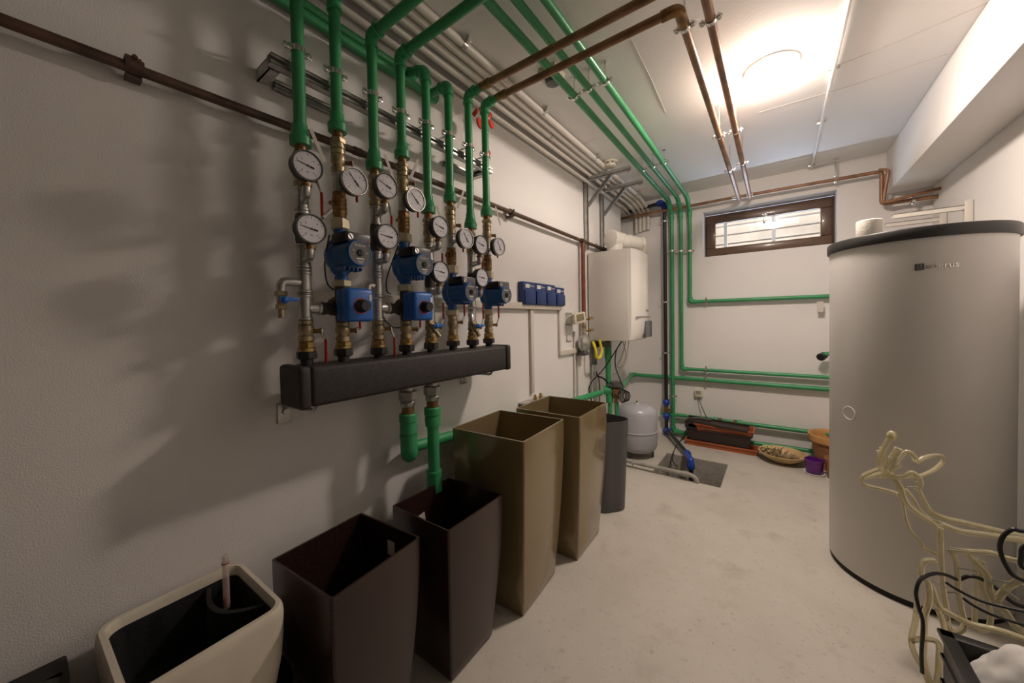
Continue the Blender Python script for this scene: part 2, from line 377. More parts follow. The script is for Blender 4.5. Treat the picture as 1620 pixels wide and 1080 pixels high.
ordn = ['first from the left', 'second from the left', 'third from the left', 'fourth from the left', 'fifth from the left', 'sixth from the left', 'seventh from the left', 'last on the right']
RP = .0185
ZT = [2.44, 2.40, 2.356, 2.356, 2.365, 2.372, 2.395, 2.405]
green_end = [205, 190, 246, 234, 316, 303, 343, 326]
clip_y = [83, 118, 152, 180, 196, 213, 231, 246]
red_to = [232, 211, 270, 252, 337, 320, 362, 342]
tails = [' leaving the view at the top', ' turning at the picture edge', ' turning out over the room', ' turning out beside the wall pipes',
         ' bent into the upper wall pipe', ' bent into the lower wall pipe', ' joined to the rear brown pipe', ' joined to the front brown pipe']
WZ = (onx(501.5, 21, XL+.03).z, onx(501.5, 37, XL+.03).z); print('WZ', WZ)
GXY = {0: [(BX, YC[0], ZT[0])], 1: [(BX, YC[1], ZT[1])], 2: [(BX, YC[2], ZT[2])], 3: [(BX, YC[3], ZT[3])],
       4: [(XL+.03, YC[4], WZ[0])], 5: [(XL+.03, YC[5], WZ[1])], 6: [(XC+.105, YC[6], ZT[6]+.004)], 7: [(XC+.10, YC[7], ZT[7]+.004)]}
for i in range(8):
    z0 = zc(i, green_end[i]); z1 = zc(i, red_to[i]); r = RP
    pts = [(XC, YC[i], z0), (XC, YC[i], ZT[i])]+GXY[i]
    cl = V((XC, YC[i], onx(PXC[i]-3, clip_y[i], XC).z))
    t = pipe('green_riser_pipe', 'green riser pipe, '+ordn[i]+' above the manifold,'+tails[i], 'pipe', pts, r, m_green, m_greenf, elbow=1.22,
             group='green risers over the manifold', clamps=[(cl, (0, 0, 1), r, (0, 1, 0), (-1, 0, 0), .045)])
    bm = B(); L = z0-z1; cap = i in (1, 3, 5)
    prof = [(0, 0), (0, .030), (.55*L, .031), (.6*L, .029), (L*.66, .026), (L*1.0, r*1.22), (L*1.35, r*1.2), (L*1.35, 0)] if cap else [(0, 0), (0, .031), (.45*L, .0315), (L*.5, .029), (L, r*1.2), (L*1.25, r*1.15), (L*1.25, 0)]
    lathe(bm, (XC, YC[i], z1), (0, 0, 1), prof, 20); obj('reducer', bm, m_greenf, t)
# the pair of larger green pipes lying along the top of the left wall
WR = .018
pipe('green_wall_pipe', 'upper of the two green pipes lying along the top of the left wall', 'pipe', [(XL+.03, YF, WZ[0]), (XL+.03, YC[4]+.03, WZ[0])], WR, m_green, ends=[((XL+.03, YC[4]-.03, WZ[0]), (0, .075, 0))])
pipe('green_wall_pipe', 'lower of the two green pipes lying along the top of the left wall', 'pipe', [(XL+.03, YF, WZ[1]), (XL+.03, YC[5]+.03, WZ[1])], WR, m_green, ends=[((XL+.03, YC[5]-.03, WZ[1]), (0, .075, 0))])
# ------------------------------------------------------------------ strut frame carrying the risers
def strut(bm, p0, p1, w_=.041, d=.03, open_=(1, 0, 0)):
    p0, p1 = V(p0), V(p1); a = (p1-p0).normalized(); o = V(open_); o = (o-a*o.dot(a)).normalized(); s = a.cross(o); L = (p1-p0).length; c = (p0+p1)/2
    R = M((a, s, o)).transposed(); t = .0035
    box(bm, c-o*(d/2-t/2), (L, w_, t), rot=R)
    for k in (-1, 1):
        box(bm, c+s*k*(w_/2-t/2), (L, t, d), rot=R); box(bm, c+s*k*(w_/2-.006)+o*(d/2-t/2), (L, .010, t), rot=R)
    return bm
fz = onx(560, 160, XC-.04).z; XS = -1.265
ys0, ys1 = onx(425, 80, XS).y, 1.545
rack = thing('pipe_support_rack', 'galvanised steel strut rack behind the green riser pipes', 'bracket', ((XL+XS)/2, (ys0+ys1)/2, fz-.05))
obj('rail', strut(B(), (XS, ys0, fz), (XS, ys1, fz), w_=.034), m_steel, rack)
for y in (ys0+.02, ys1-.02):
    obj('arm', strut(B(), (XL+.002, y, fz-.0), (XS-.016, y, fz-.0), open_=(0, 1 if y < 1 else -1, 0)), m_steel, rack)
for a, b in ((ys0+.05, ys0+.25), (ys1-.25, ys1-.05)): obj('wall_rail', strut(B(), (XL+.014, a, fz-.012), (XL+.014, b, fz-.012), w_=.028, d=.024), m_steel, rack)
# ------------------------------------------------------------------ manifold
MX, MY0, MY1, MZ0, MZ1 = (-1.295, -1.145), .483, 1.545, 1.020, 1.150
mf = thing('manifold', 'long black foam-cased heating manifold carrying eight pipe columns', 'manifold', ((MX[0]+MX[1])/2, (MY0+MY1)/2, MZ0))
bm = B(); box(bm, ((MX[0]+MX[1])/2, (MY0+MY1)/2, (MZ0+MZ1)/2), (MX[1]-MX[0]-.006, MY1-MY0-.07, MZ1-MZ0-.004), bev=.014, seg=3); obj('casing', bm, m_foam, mf)
for y in (MY0+.018, MY1-.018):
    bm = B(); box(bm, ((MX[0]+MX[1])/2, y, (MZ0+MZ1)/2), (MX[1]-MX[0]+.002, .036, MZ1-MZ0+.003), bev=.012, seg=3); obj('end_cap', bm, m_foam, mf, label='rounded end cap')
for y in (MY0+.045, MY1-.13):
    bm = B(); tube(bm, [(XL+.004, y, MZ0-.035), (XL+.03, y, MZ0-.02), (-1.20, y+.02, MZ0-.018), (-1.185, y+.02, MZ0+.004)], .006, 8, .02)
    box(bm, (XL+.004, y, MZ0-.045), (.008, .045, .07), bev=.002); hexn(bm, (XL+.006, y, MZ0-.04), (XL+.02, y, MZ0-.04), .011)
    obj('wall_bracket', bm, m_zinc, mf)
# ------------------------------------------------------------------ columns of fittings
KIN = {'neck': m_oldbrass, 'union': m_brass, 'valve': m_brass, 'tee': m_zinc, 'ring': m_zinc, 'check': m_darkfit, 'ornate': m_oldbrass, 'creamnut': m_cream, 'gold': m_gold, 'bhex': m_blackiron, 'bpipe': m_blackiron}
NAME = {'neck': 'threaded_neck', 'union': 'pipe_union', 'valve': 'ball_valve_body', 'tee': 'pipe_tee', 'ring': 'thread_ring', 'check': 'check_valve', 'ornate': 'regulating_valve', 'creamnut': 'union_nut', 'gold': 'brass_nut', 'bhex': 'black_nut', 'bpipe': 'black_nipple'}
def seg(kind, x, y, zt, zb):
    L = zt-zb; bm = B(); o = V((x, y, zb)); A = (0, 0, 1); z = lambda k: V((x, y, zb+L*k))
    if kind == 'neck': lathe(bm, o, A, [(0, 0), (0, .0185), (L*.3, .0185), (L*.35, .017), (L, .017), (L, 0)], 18)
    elif kind == 'union':
        hexn(bm, z(.5), z(1), .025); cyl(bm, z(0), z(.52), .0205); ring(bm, z(.12), A, .020, .0035, L*.2)
    elif kind == 'valve':
        lathe(bm, o, A, [(0, 0), (0, .019), (L*.06, .0235), (L*.26, .0235), (L*.3, .0185), (L*.38, .0205), (L*.46, .0238), (L*.62, .0245), (L*.74, .0225), (L*.78, .0185), (L*.80, .0225), (L*.97, .0225), (L, .019), (L, 0)], 12)
    elif kind == 'tee':
        lathe(bm, o, A, [(0, 0), (0, .0205), (.001, .0225), (.007, .0225), (.009, .0195), (L-.009, .0195), (L-.007, .0225), (L-.001, .0225), (L, .0205), (L, 0)], 20)
    elif kind == 'ring': lathe(bm, o, A, [(0, 0), (0, .019), (L*.3, .022), (L*.7, .022), (L, .019), (L, 0)], 18)
    elif kind == 'check': lathe(bm, o, A, [(0, 0), (0, .020), (L*.1, .0225), (L*.3, .0225), (L*.36, .0205), (L*.62, .0205), (L*.7, .0225), (L*.9, .0225), (L, .020), (L, 0)], 20)
    elif kind == 'ornate': 
        pr = [(0, 0), (0, .020)]
        for k in range(6): pr += [(L*(k+.1)/6, .0235 if 0 < k < 5 else .021), (L*(k+.8)/6, .0235 if 0 < k < 5 else .021), (L*(k+.9)/6, .0215)]
        lathe(bm, o, A, pr+[(L, .019), (L, 0)], 10)
        cyl(bm, V((x, y, zb+L*.55)), V((x, y-.034, zb+L*.55)), .007, 8)
    elif kind == 'creamnut': hexn(bm, z(0), z(1), .031)
    elif kind == 'gold': hexn(bm, z(.35), z(1), .0255); lathe(bm, o, A, [(0, 0), (0, .0265), (L*.36, .0265), (L*.4, 0)], 18)
    elif kind == 'bhex': hexn(bm, z(0), z(1), .031)
    elif kind == 'bpipe': cyl(bm, z(-.3), z(1), .0185)
    return bm
COLS = [
 [('neck', 232, 243), ('union', 243, 262), ('valve', 262, 298), ('tee', 298, 334), ('ring', 334, 340), ('check', 340, 386), ('ring', 386, 391), ('tee', 391, 424), ('ring', 424, 430), ('tee', 430, 463), ('ring', 463, 466), ('tee', 466, 506), ('valve', 506, 541), ('gold', 541, 556), ('bhex', 556, 568), ('bpipe', 568, 580)],
 [('neck', 211, 221), ('union', 221, 238), ('valve', 238, 276), ('tee', 276, 306), ('ornate', 306, 346), ('creamnut', 346, 364), ('PUMP', 364, 443), ('creamnut', 443, 454), ('MIX', 454, 509), ('valve', 509, 541), ('gold', 541, 551), ('bhex', 551, 563), ('bpipe', 563, 573)],
 [('neck', 270, 278), ('union', 278, 294), ('valve', 294, 328), ('tee', 328, 357), ('check', 357, 398), ('tee', 398, 430), ('ring', 430, 436), ('tee', 436, 470), ('tee', 472, 507), ('valve', 507, 538), ('gold', 538, 549), ('bhex', 549, 561), ('bpipe', 561, 569)],
 [('neck', 252, 260), ('union', 260, 273), ('valve', 273, 307), ('tee', 307, 336), ('ornate', 336, 370), ('creamnut', 370, 384), ('PUMP', 384, 450), ('creamnut', 450, 461), ('MIX', 461, 507), ('valve', 507, 536), ('gold', 536, 545), ('bhex', 545, 556), ('bpipe', 556, 564)],
 [('neck', 337, 346), ('union', 346, 358), ('valve', 358, 385), ('tee', 385, 412), ('check', 412, 455), ('tee', 455, 481), ('tee', 483, 509), ('valve', 509, 533), ('gold', 533, 542), ('bhex', 542, 552), ('bpipe', 552, 560)],
 [('neck', 320, 327), ('union', 327, 341), ('valve', 341, 372), ('tee', 372, 393), ('ornate', 393, 420), ('creamnut', 420, 433), ('PUMP', 433, 490), ('creamnut', 490, 499), ('valve', 499, 530), ('gold', 530, 539), ('bhex', 539, 547), ('bpipe', 547, 556)],
 [('neck', 362, 368), ('union', 368, 378), ('valve', 378, 400), ('tee', 400, 433), ('check', 433, 462), ('tee', 462, 486), ('tee', 488, 512), ('valve', 512, 530), ('gold', 530, 537), ('bhex', 537, 546), ('bpipe', 546, 553)],
 [('neck', 342, 348), ('union', 348, 359), ('valve', 359, 386), ('tee', 386, 404), ('ornate', 404, 430), ('creamnut', 430, 441), ('PUMP', 441, 489), ('creamnut', 489, 498), ('valve', 498, 527), ('gold', 527, 535), ('bhex', 535, 543), ('bpipe', 543, 551)]]
# lever: (column, pivot px y, grip px y range, direction) ; grip below (down) or above (up) the pivot
LEV = {0: [(284, 302, 340), (524, 537, 577)], 1: [(258, 305, 318), (523, 521, 508)], 2: [(312, 340, 366), (520, 534, 567)], 3: [(290, 328, 343), (521, 519, 506)],
       4: [(372, 399, 420), (517, 505, 478)], 5: [(356, 383, 398), (510, 500, 478)], 6: [(388, 406, 426), (518, 505, 479)], 7: [(372, 395, 407), (514, 504, 479)]}
labs = ['with a blue-handled drain cock on its left', 'carrying the largest pump and a blue mixing valve', 'between the two big pumps', 'carrying the second pump and second mixing valve',
        'with a slanted blue-handled drain cock at its foot', 'carrying the third pump', 'between the third and the last pump', 'carrying the last pump nearest the window']
fit = []
for i, segs in enumerate(COLS):
    y = YC[i]; t = thing('fitting_column', 'fitting column '+ordn[i]+' on the manifold, '+labs[i], 'pipe fittings', (XC, y, MZ1), 'fitting columns on the manifold'); fit.append(t)
    for k, a, b in segs:
        if k in ('PUMP', 'MIX'): continue
        zb = zc(i, b) if k != 'bpipe' else MZ1-.001
        obj(NAME[k], seg(k, XC, y, zc(i, a), zb), KIN[k], t)
    for li, (pv, g0, g1) in enumerate(LEV[i]):
        zp, za, zb = zc(i, pv), zc(i, g0), zc(i, g1); d = V((.62, .78, 0)); c = V((XC, y, zp)); p = c+d*.040
        # grip stays within the clear space beside the column
        bm = B(); cyl(bm, c+d*.018, p+d*.006, .0075, 10); hexn(bm, p-d*.001, p+d*.007, .010); st = obj('valve_stem', bm, m_oldbrass, t)
        s = 1 if za > zp else -1; e = p+d*.012
        bm = tube(B(), [p+d*.004+V((0, 0, -s*.006)), p+d*.006+V((0, 0, s*.008)), e+V((0, 0, za-zp))+V((0, .004, 0))], .0042, 8, .008); lv = obj('valve_lever', bm, m_chrome, t)
        bm = B(); a = e+V((0, .004, za-zp)); b = e+V((0, .007, zb-zp)); R = M(((.78, -.62, 0), (.62, .78, 0), (0, 0, 1))).transposed()
        box(bm, (a+b)/2, (.011, .008, max(.012, (a-b).length)), rot=R, bev=.003); obj('lever_grip', bm, m_red, lv, label='red grip')
def branch(t, i, zz, y1, r=.0185, m=m_zinc):
    """horizontal arm of a tee running along the wall"""
    bm = B(); y0 = YC[i]; s = 1 if y1 > y0 else -1; cyl(bm, (XC, y0, zz), (XC, y1, zz), r); ring(bm, (XC, y1-s*.004, zz), (0, 1, 0), r, .004, .008); return obj('tee_arm', bm, m, t)
# arms from the return columns to the mixing valves
for i in (0, 2):
    zz = zc(i, 487); branch(fit[i], i, zz, YC[i]+.045)
    bm = B(); hexn(bm, (XC, YC[i]+.045, zz), (XC, YC[i]+.062, zz), .023); cyl(bm, (XC, YC[i]+.06, zz), (XC, YC[i+1]-.03, zz), .020); ring(bm, (XC, YC[i+1]-.034, zz), (0, 1, 0), .019, .005, .012); obj('union', bm, m_darkfit, fit[i])
# drain cocks
def drain(t, i, zz, slant=0.):
    y = YC[i]; q = V((XC, y-.055, zz)) if not slant else V((XC+.03, y-.030, zz))
    obj('drain_elbow', tube(B(), [(XC, y-.015, zz), q+V((0, -.012, 0)), q+V((slant*.02, -.014, -.034))], .0135, 12, .016), m_zinc, t)
    a = q+V((slant*.02, -.014, -.030)); d = V((slant*.6, slant*1.3, -1)).normalized()
    bm = B(); hexn(bm, a, a+d*.016, .017); cyl(bm, a+d*.016, a+d*.042, .0125); hexn(bm, a+d*.04, a+d*.056, .016); cyl(bm, a+d*.056, a+d*.082, .0095); ring(bm, a+d*.08, d, .0085, .002, .005)
    k = obj('drain_cock', bm, m_brass, t)
    bm = B(); c = a+d*.028; cyl(bm, c, c+V((.024, 0, 0)), .005, 8); box(bm, c+V((.026, .012, .002)), (.006, .055, .013), bev=.002); sphere(bm, c+V((.024, 0, 0)), .012, seg=10, rings=6); obj('drain_handle', bm, m_blue2, k, label='blue handle')
drain(fit[0], 0, zc(0, 447)); drain(fit[4], 4, zc(4, 496), .45); drain(fit[6], 6, zc(6, 498), .35)
bm = tube(B(), [(XC, YC[2]-.01, zc(2, 452)), (XC, YC[2]-.038, zc(2, 452)), (XC, YC[2]-.038, zc(2, 452)-.016)], .0115, 12, .012); obj('drain_elbow', bm, m_zinc, fit[2])
# ------------------------------------------------------------------ pumps
def pump(i, seg_, k, cen):
    a, b = [s for s in COLS[i] if s[0] == 'PUMP'][0][1:]; zt, zb = zc(i, a), zc(i, b); y = YC[i]; z = onx(cen[0], cen[1], XC+.125).z; yf = y
    t = thing('circulation_pump', 'blue circulation pump with round grey dial, '+k, 'pump', (XC, y, zb), 'blue circulation pumps')
    bm = B(); lathe(bm, (XC, y, zb), (0, 0, 1), [(0, 0), (0, .022), (.012, .022), (.018, .0195), (.03, .022), (.045, .026), (zt-zb-.03, .028), (zt-zb-.014, .0215), (zt-zb, .023), (zt-zb, 0)], 20)
    lathe(bm, (XC-.028, y, z), (1, 0, 0), [(0, 0), (.0, .03), (.006, .042), (.016, .053), (.036, .055), (.046, .052), (.050, .046), (.052, 0)], 28)
    sphere(bm, (XC-.003, y, z+.018), .05, (.52, 1.0, 1.0)); sphere(bm, (XC-.003, y, z-.02), .044, (.5, .95, 1.15))
    obj('pump_body', bm, m_blue, t)
    bm = B(); lathe(bm, (XC+.02, y, z), (1, 0, 0), [(0, 0), (0, .046), (.004, .0485), (.01, .0465), (.085, .0455), (.094, .044), (.101, .039), (.101, 0)], 32)
    for q in range(5): box(bm, (XC+.055, y-.03+q*.015, z-.047), (.05, .004, .012))
    mo = obj('motor', bm, m_blue, t)
    bm = B(); box(bm, (XC+.058, y+.004, z+.053), (.088, .088, .034), bev=.005); box(bm, (XC+.06, y+.052, z+.045), (.03, .012, .018), bev=.003); tb = obj('terminal_box', bm, m_black, t)
    bm = B(); box(bm, (XC+.103, y+.008, z+.052), (.004, .080, .03), bev=.0015); obj('box_cover', bm, m_greyp, tb, label='dark grey cover')
    bm = B(); sc_ = V((XC+.105, y-.024, z+.052)); cyl(bm, sc_, sc_+V((.004, 0, 0)), .0095, 16); s = obj('cover_screw', bm, m_chrome, tb)
    bm = B(); box(bm, sc_+V((.0042, 0, 0)), (.001, .003, .017), rot=Euler((math.radians(35), 0, 0)).to_matrix()); obj('screw_slot', bm, m_black, tb)
    fx = XC+.1215
    bm = B(); lathe(bm, (fx-.0006, y, z), (1, 0, 0), [(0, 0), (0, .0385), (.0012, .0385), (.0012, 0)], 36); obj('dial_plate', bm, m_greyp, mo, label='grey dial plate')
    bm = B(); lathe(bm, (fx, y, z), (1, 0, 0), [(0, .0365), (.0022, .0375), (.0022, .0405), (0, .041)], 36); obj('dial_ring', bm, mat('steel_blue_ring', (.07, .16, .36), .35) if 'steel_blue_ring' not in bpy.data.materials else bpy.data.materials['steel_blue_ring'], mo)
    bm = B(); lathe(bm, (fx, y, z), (1, 0, 0), [(0, 0), (0, .0115), (.004, .011), (.006, .009), (.006, 0)], 20); box(bm, (fx+.0065, y, z), (.002, .0035, .016)); obj('speed_knob', bm, m_black, mo)
    bm = B(); fxx = fx+.0012
    text(bm, 'Buderus', .0115, (fxx, y, z+.024), PX, .0002); text(bm, 'II', .010, (fxx, y-.024, z+.005), PX, .0002); text(bm, 'I', .009, (fxx, y-.022, z-.007), PX, .0002); text(bm, 'III', .009, (fxx, y+.023, z), PX, .0002)
    box(bm, (fxx, y, z-.0195), (.0005, .027, .004)); 
    for q in range(3): box(bm, (fxx, y, z-.0265-q*.0035), (.0004, .026-q*.006, .0012))
    obj('dial_lettering', bm, m_white, mo, label='white lettering'); return t
pump(1, None, 'first from the left and the largest seen', (567, 399))
pump(3, None, 'second from the left, above the second mixing valve', (657, 416))
pump(5, None, 'third from the left, no mixer below', (740, 461))
pump(7, None, 'farthest right near the blue modules', (797, 466))
# ------------------------------------------------------------------ mixing valves with blue actuators
def mixer(i, k, py):
    z = onx(PXC[i]+24, py, XC+.10).z; y = YC[i]; a, b = [s for s in COLS[i] if s[0] == 'MIX'][0][1:]; zt, zb = zc(i, a), zc(i, b)
    t = thing('mixing_valve', 'mixing valve with blue square actuator and round black knob, '+k, 'valve', (XC, y, zb), 'mixing valves under the pumps')
    bm = B(); cyl(bm, (XC, y, zb), (XC, y, zt), .0225); cyl(bm, (XC-.028, y, z), (XC+.04, y, z), .036, 20); cyl(bm, (XC, y-.042, z), (XC, y, z), .022); obj('valve_body', bm, m_darkfit, t)
    bm = B(); box(bm, (XC+.052, y+.006, z), (.040, .092, .108), bev=.010, seg=3)
    box(bm, (XC+.088, y+.006, z), (.044, .098, .112), bev=.014, seg=3); ac = obj('actuator', bm, m_blue2, t)
    bm = B(); lathe(bm, (XC+.108, y+.006, z-.004), (1, 0, 0), [(0, 0), (0, .024), (.006, .0225), (.010, .020), (.030, .0185), (.033, .0165), (.033, 0)], 28); obj('knob', bm, m_black, ac)
    bm = B(); lathe(bm, (XC+.1085, y+.006, z-.004), (1, 0, 0), [(0, 0), (0, .027), (.0025, .0265), (.0025, 0)], 28); obj('scale_ring', bm, m_red, ac, label='dark red ring behind the knob')
    bm = B(); box(bm, (XC+.1105, y+.040, z+.025), (.001, .008, .02)); obj('actuator_sticker', bm, m_white, ac, label='small white sticker'); return t
mixer(1, 'between the first and third columns', 482); mixer(3, 'between the third and fifth columns', 484)
# ------------------------------------------------------------------ gauges
def gauge(i, cx, cy_, kind, ang, label):
    """kind 0: stands on an elbow out of the column; 1: on a stub beside the column"""
    X = XC+.098; c = onx(cx, cy_, X); R = .043; ax = V((1, 0, 0))
    t = thing('pressure_gauge', label, 'gauge', c-V((.02, 0, R)), 'round dial gauges on the fitting columns')
    bm = B(); lathe(bm, c-V((.030, 0, 0)), ax, [(0, 0), (0, R*.9), (.004, R), (.026, R), (.030, R*1.04), (.032, R*1.0), (.032, R*.93), (.029, R*.93), (.029, 0)], 36); cs = obj('gauge_case', bm, m_black, t)
    bm = B(); lathe(bm, c-V((.0008, 0, 0)), ax, [(0, 0), (0, R*.925), (.001, R*.925), (.001, 0)], 36); obj('dial_face', bm, m_dial, t)
    bm = B(); lathe(bm, c, ax, [(0, R*.95), (.0035, R*.97), (.0035, R*1.03), (0, R*1.05), (-.006, R*1.05), (-.006, R)], 36); obj('bezel', bm, m_greyp if kind == 0 else m_zinc, t)
    bm = B(); n = 16
    for q in range(n+1):
        a = math.radians(-45+270*q/n); big = q % 4 == 0; r1, r2 = R*.84, R*(.70 if big else .77)
        p = c+V((.0005, math.cos(a)*(r1+r2)/2, math.sin(a)*(r1+r2)/2)); box(bm, p, (.0003, r1-r2, .0016 if big else .0008), rot=Euler((a, 0, 0)).to_matrix())
    for q, s in enumerate(('6', '4', '2', '0') if kind == 0 else ('120', '80', '40', '0')):
        a = math.radians(-45+90*q); text(bm, s, .0085 if kind == 0 else .006, c+V((.0005, math.cos(a)*R*.55, math.sin(a)*R*.55)), PX, .0001)
    text(bm, 'bar' if kind == 0 else '°C', .006, c+V((.0005, 0, -R*.42)), PX, .0001)
    obj('dial_markings', bm, m_black, t)
    bm = B(); a = math.radians(ang); d = V((0, math.cos(a), math.sin(a))); box(bm, c+d*R*.25+V((.0014, 0, 0)), (.0008, R*.98, .0016), rot=Euler((a, 0, 0)).to_matrix()); box(bm, c-d*R*.28+V((.0014, 0, 0)), (.0008, R*.3, .005), rot=Euler((a, 0, 0)).to_matrix()); cyl(bm, c, c+V((.0025, 0, 0)), .0028, 10); obj('needle', bm, m_blackm, t)
    f = fit[i]; y = YC[i]
    if kind == 0:
        zb = c.z-R-.038; yy = c.y+(-.0)
        obj('gauge_elbow', tube(B(), [(XC+.01, y, zb), (X-.014, yy, zb), (X-.014, yy, zb+.028)], .0125, 12, .014), m_zinc, t)
        bm = B(); hexn(bm, (X-.014, yy, c.z-R-.014), (X-.014, yy, c.z-R-.001), .0125); ring(bm, (X-.014, yy, zb+.026), (0, 0, 1), .0115, .004, .008); obj('gauge_nut', bm, m_oldbrass, t)
    else:
        obj('gauge_stub', tube(B(), [(XC+.008, y, c.z-.004), (X-.028, c.y, c.z)], .009, 12), m_zinc, t)
    return t
G = [(0, 487, 262, 0, 168, 'upper gauge on the leftmost fitting column'), (0, 493, 362, 0, 170, 'lower gauge on the leftmost column, left of the largest pump'),
     (1, 562, 287, 1, 130, 'gauge above the largest blue pump'), (2, 612, 294, 0, 160, 'upper gauge on the third column from the left'),
     (2, 614, 374, 0, 175, 'lower gauge between the two leftmost pumps'), (3, 658, 316, 1, 135, 'gauge above the second blue pump'),
     (4, 697, 359, 0, 165, 'upper gauge on the fifth column'), (4, 698, 430, 0, 172, 'lower gauge on the fifth column, left of the third pump'),
     (5, 738, 377, 1, 125, 'gauge above the third blue pump'), (6, 762, 387, 0, 165, 'upper gauge on the seventh column'),
     (6, 763, 439, 0, 172, 'lower gauge on the seventh column, left of the last pump'), (7, 790, 390, 1, 118, 'rightmost gauge, above the last blue pump')]
for i, cx, cy_, k, a, l in G: gauge(i, cx, cy_, k, a, l)
# ------------------------------------------------------------------ supply legs under the manifold
def leg(y, pts, label, zt=MZ0+.01):
    t = thing('manifold_supply_pipe', label, 'pipe', pts[-1], 'supply pipes under the manifold'); z = MZ0
    bm = B(); cyl(bm, (XC, y, z-.02), (XC, y, z), .026); hexn(bm, (XC, y, z-.062), (XC, y, z-.018), .037); lathe(bm, (XC, y, z-.085), (0, 0, 1), [(0, 0), (0, .026), (.006, .030), (.02, .030), (.024, .026), (.024, 0)], 20); obj('union', bm, m_steel, t)
    obj('threaded_neck', cyl(B(), (XC, y, z-.115), (XC, y, z-.084), .025), m_oldbrass, t)
    bm = B(); lathe(bm, (XC, y, z-.195), (0, 0, 1), [(0, 0), (0, .033), (.03, .035), (.045, .033), (.05, .037), (.078, .037), (.082, .033), (.082, 0)], 24); obj('transition_socket', bm, m_greenf, t)
    pts = [V((XC, y, z-.19))]+[V(p) for p in pts]
    obj('pipe', tube(B(), pts, .0255, 18, .03), m_greenf, t)
    if len(pts) > 2:
        b = pts[1]; d2 = (pts[2]-b).normalized(); bm = tube(B(), [b+V((0, 0, .085)), b, b+d2*.075], .034, 18, .045)
        ring(bm, b+V((0, 0, .085)), (0, 0, 1), .03, .006, .014); ring(bm, b+d2*.075, d2, .03, .006, .014); obj('elbow', bm, m_greenf, t)
    else:
        bm = B(); zz = onx(690, 742, XC).z; cyl(bm, (XC, y, zz-.09), (XC, y, zz), .034, 20); obj('socket', bm, m_greenf, t)
    return t
ly0 = .927; ly1 = YC[4]
e0 = (XC, ly0, onx(655, 718, XC).z)
leg(ly0, [e0, (XL+.055, ly0+.09, e0[2]-.012), onx(913, 632, XL+.055), ony(950, 621, 3.06)], 'green supply pipe under the manifold turning to run along the wall behind the pots')
leg(ly1, [(XC, ly1, .0)], 'green supply pipe dropping straight from the manifold behind the brown pots')
# ------------------------------------------------------------------ paper tags, red keys, thin probe wires
for (i, py, dx) in ((0, 206, .0), (2, 246, 0), (4, 326, 0), (7, 327, .02), (5, 300, -.03), (3, 250, -.045)):
    p = onx(PXC[i]+10, py, XC+.02); bm = B(); box(bm, p+V((.012, .02+dx*.3, -.045)), (.0012, .012, .10), rot=Euler((math.radians(25 if dx >= 0 else -25), 0, 0)).to_matrix())
    obj('paper_tag', bm, m_paper, label='narrow paper tag hanging by the reducer of riser '+ordn[i], cat='tag', group='paper tags on the risers')
kt = thing('red_plastic_keys', 'cluster of red plastic bleed keys hanging behind the last green riser', 'keys', (XL+.05, 1.50, 2.15))
for q, (px, py, s) in enumerate(((758, 196, 1), (776, 197, .8), (752, 178, 0), (763, 170, 0), (774, 184, 0), (772, 242, .5))):
    p = onx(px, py, XC-.05); bm = B()
    if s: lathe(bm, p, (1, 0, .2), [(0, 0), (0, .023*s), (.004, .026*s), (.009, .023*s), (.009, 0)], 16, sy=1.3)
    else: box(bm, p, (.012, .052, .022), rot=Euler((math.radians(50), 0, 0)).to_matrix(), bev=.004)
    obj('key_piece', bm, m_redt, kt)
obj('string', tube(B(), [onx(764, 168, XC-.05), onx(768, 198, XC-.05), onx(771, 243, XC-.05)], .0018, 6), m_redt, kt)
def wire(pts, r, m, label, cat='cable', name='cable', sm=True):
    return obj(name, tube(B(), pts, r, 8, sm=sm), m, label=label, cat=cat)
wire([onx(521, 372, XC+.03), onx(516, 400, XC+.0), onx(514, 425, XC-.05), onx(520, 452, XL+.03), onx(540, 462, XL+.02)], .0028, m_cable, 'thin black cable hanging left of the largest pump')
wire([onx(630, 388, XC+.03), onx(624, 405, XC), onx(612, 440, XL+.06), onx(612, 460, XL+.04), onx(618, 465, XL+.02)], .0028, m_cable, 'thin black cable curving left of the second pump')
wire([onx(606, 500, XC+.0), onx(612, 510, XC-.03), onx(624, 518, XL+.04), onx(640, 517, XL+.03)], .0028, m_cable, 'thin black cable looping below the first beige duct behind the third column')
wire([onx(510, 345, XC+.06), onx(516, 340, XC+.03), onx(524, 332, XC+.02)], .006, m_gcable, 'short coiled grey probe lead between the first two columns')
# ------------------------------------------------------------------ brown iron gas pipe on the left wall
XG = XL+.045
gy = onx(922, 385, XG); GZ = 1.955
gp = thing('rusty_pipe', 'long rusty brown iron pipe running along the left wall behind the risers', 'pipe', (XG, 1.0, GZ))
tz = onx(922, 385, XG).z; gyy = onx(922, 385, XG).y; gye = onx(957, 396, XG)
obj('pipe', tube(B(), [(XG, YF, GZ-.02), (XG, .0, GZ-.012), (XG, .8, GZ+.004), (XG, 1.8, GZ+.002), (XG, gyy, GZ-.005), (XG, gye.y, GZ-.005)], .0135, 12), m_rust, gp)
bm = B(); ring(bm, (XG, .80, GZ+.004), (0, 1, 0), .012, .004, .03); obj('sleeve', bm, m_rust, gp)
for (px, py) in ((212, 105), (810, 335)):
    p = onx(px, py, XG); bm = B(); c = V((XG, p.y, GZ-.002)); ring(bm, c, (0, 1, 0), .0135, .005, .034); box(bm, c+V((-.02, 0, .022)), (.03, .030, .012)); box(bm, c+V((-.02, 0, -.022)), (.03, .030, .012)); hexn(bm, c+V((.01, 0, .018)), c+V((.018, 0, .018)), .006); obj('pipe_clip', bm, m_rust, gp, label='rusty two-screw clip')
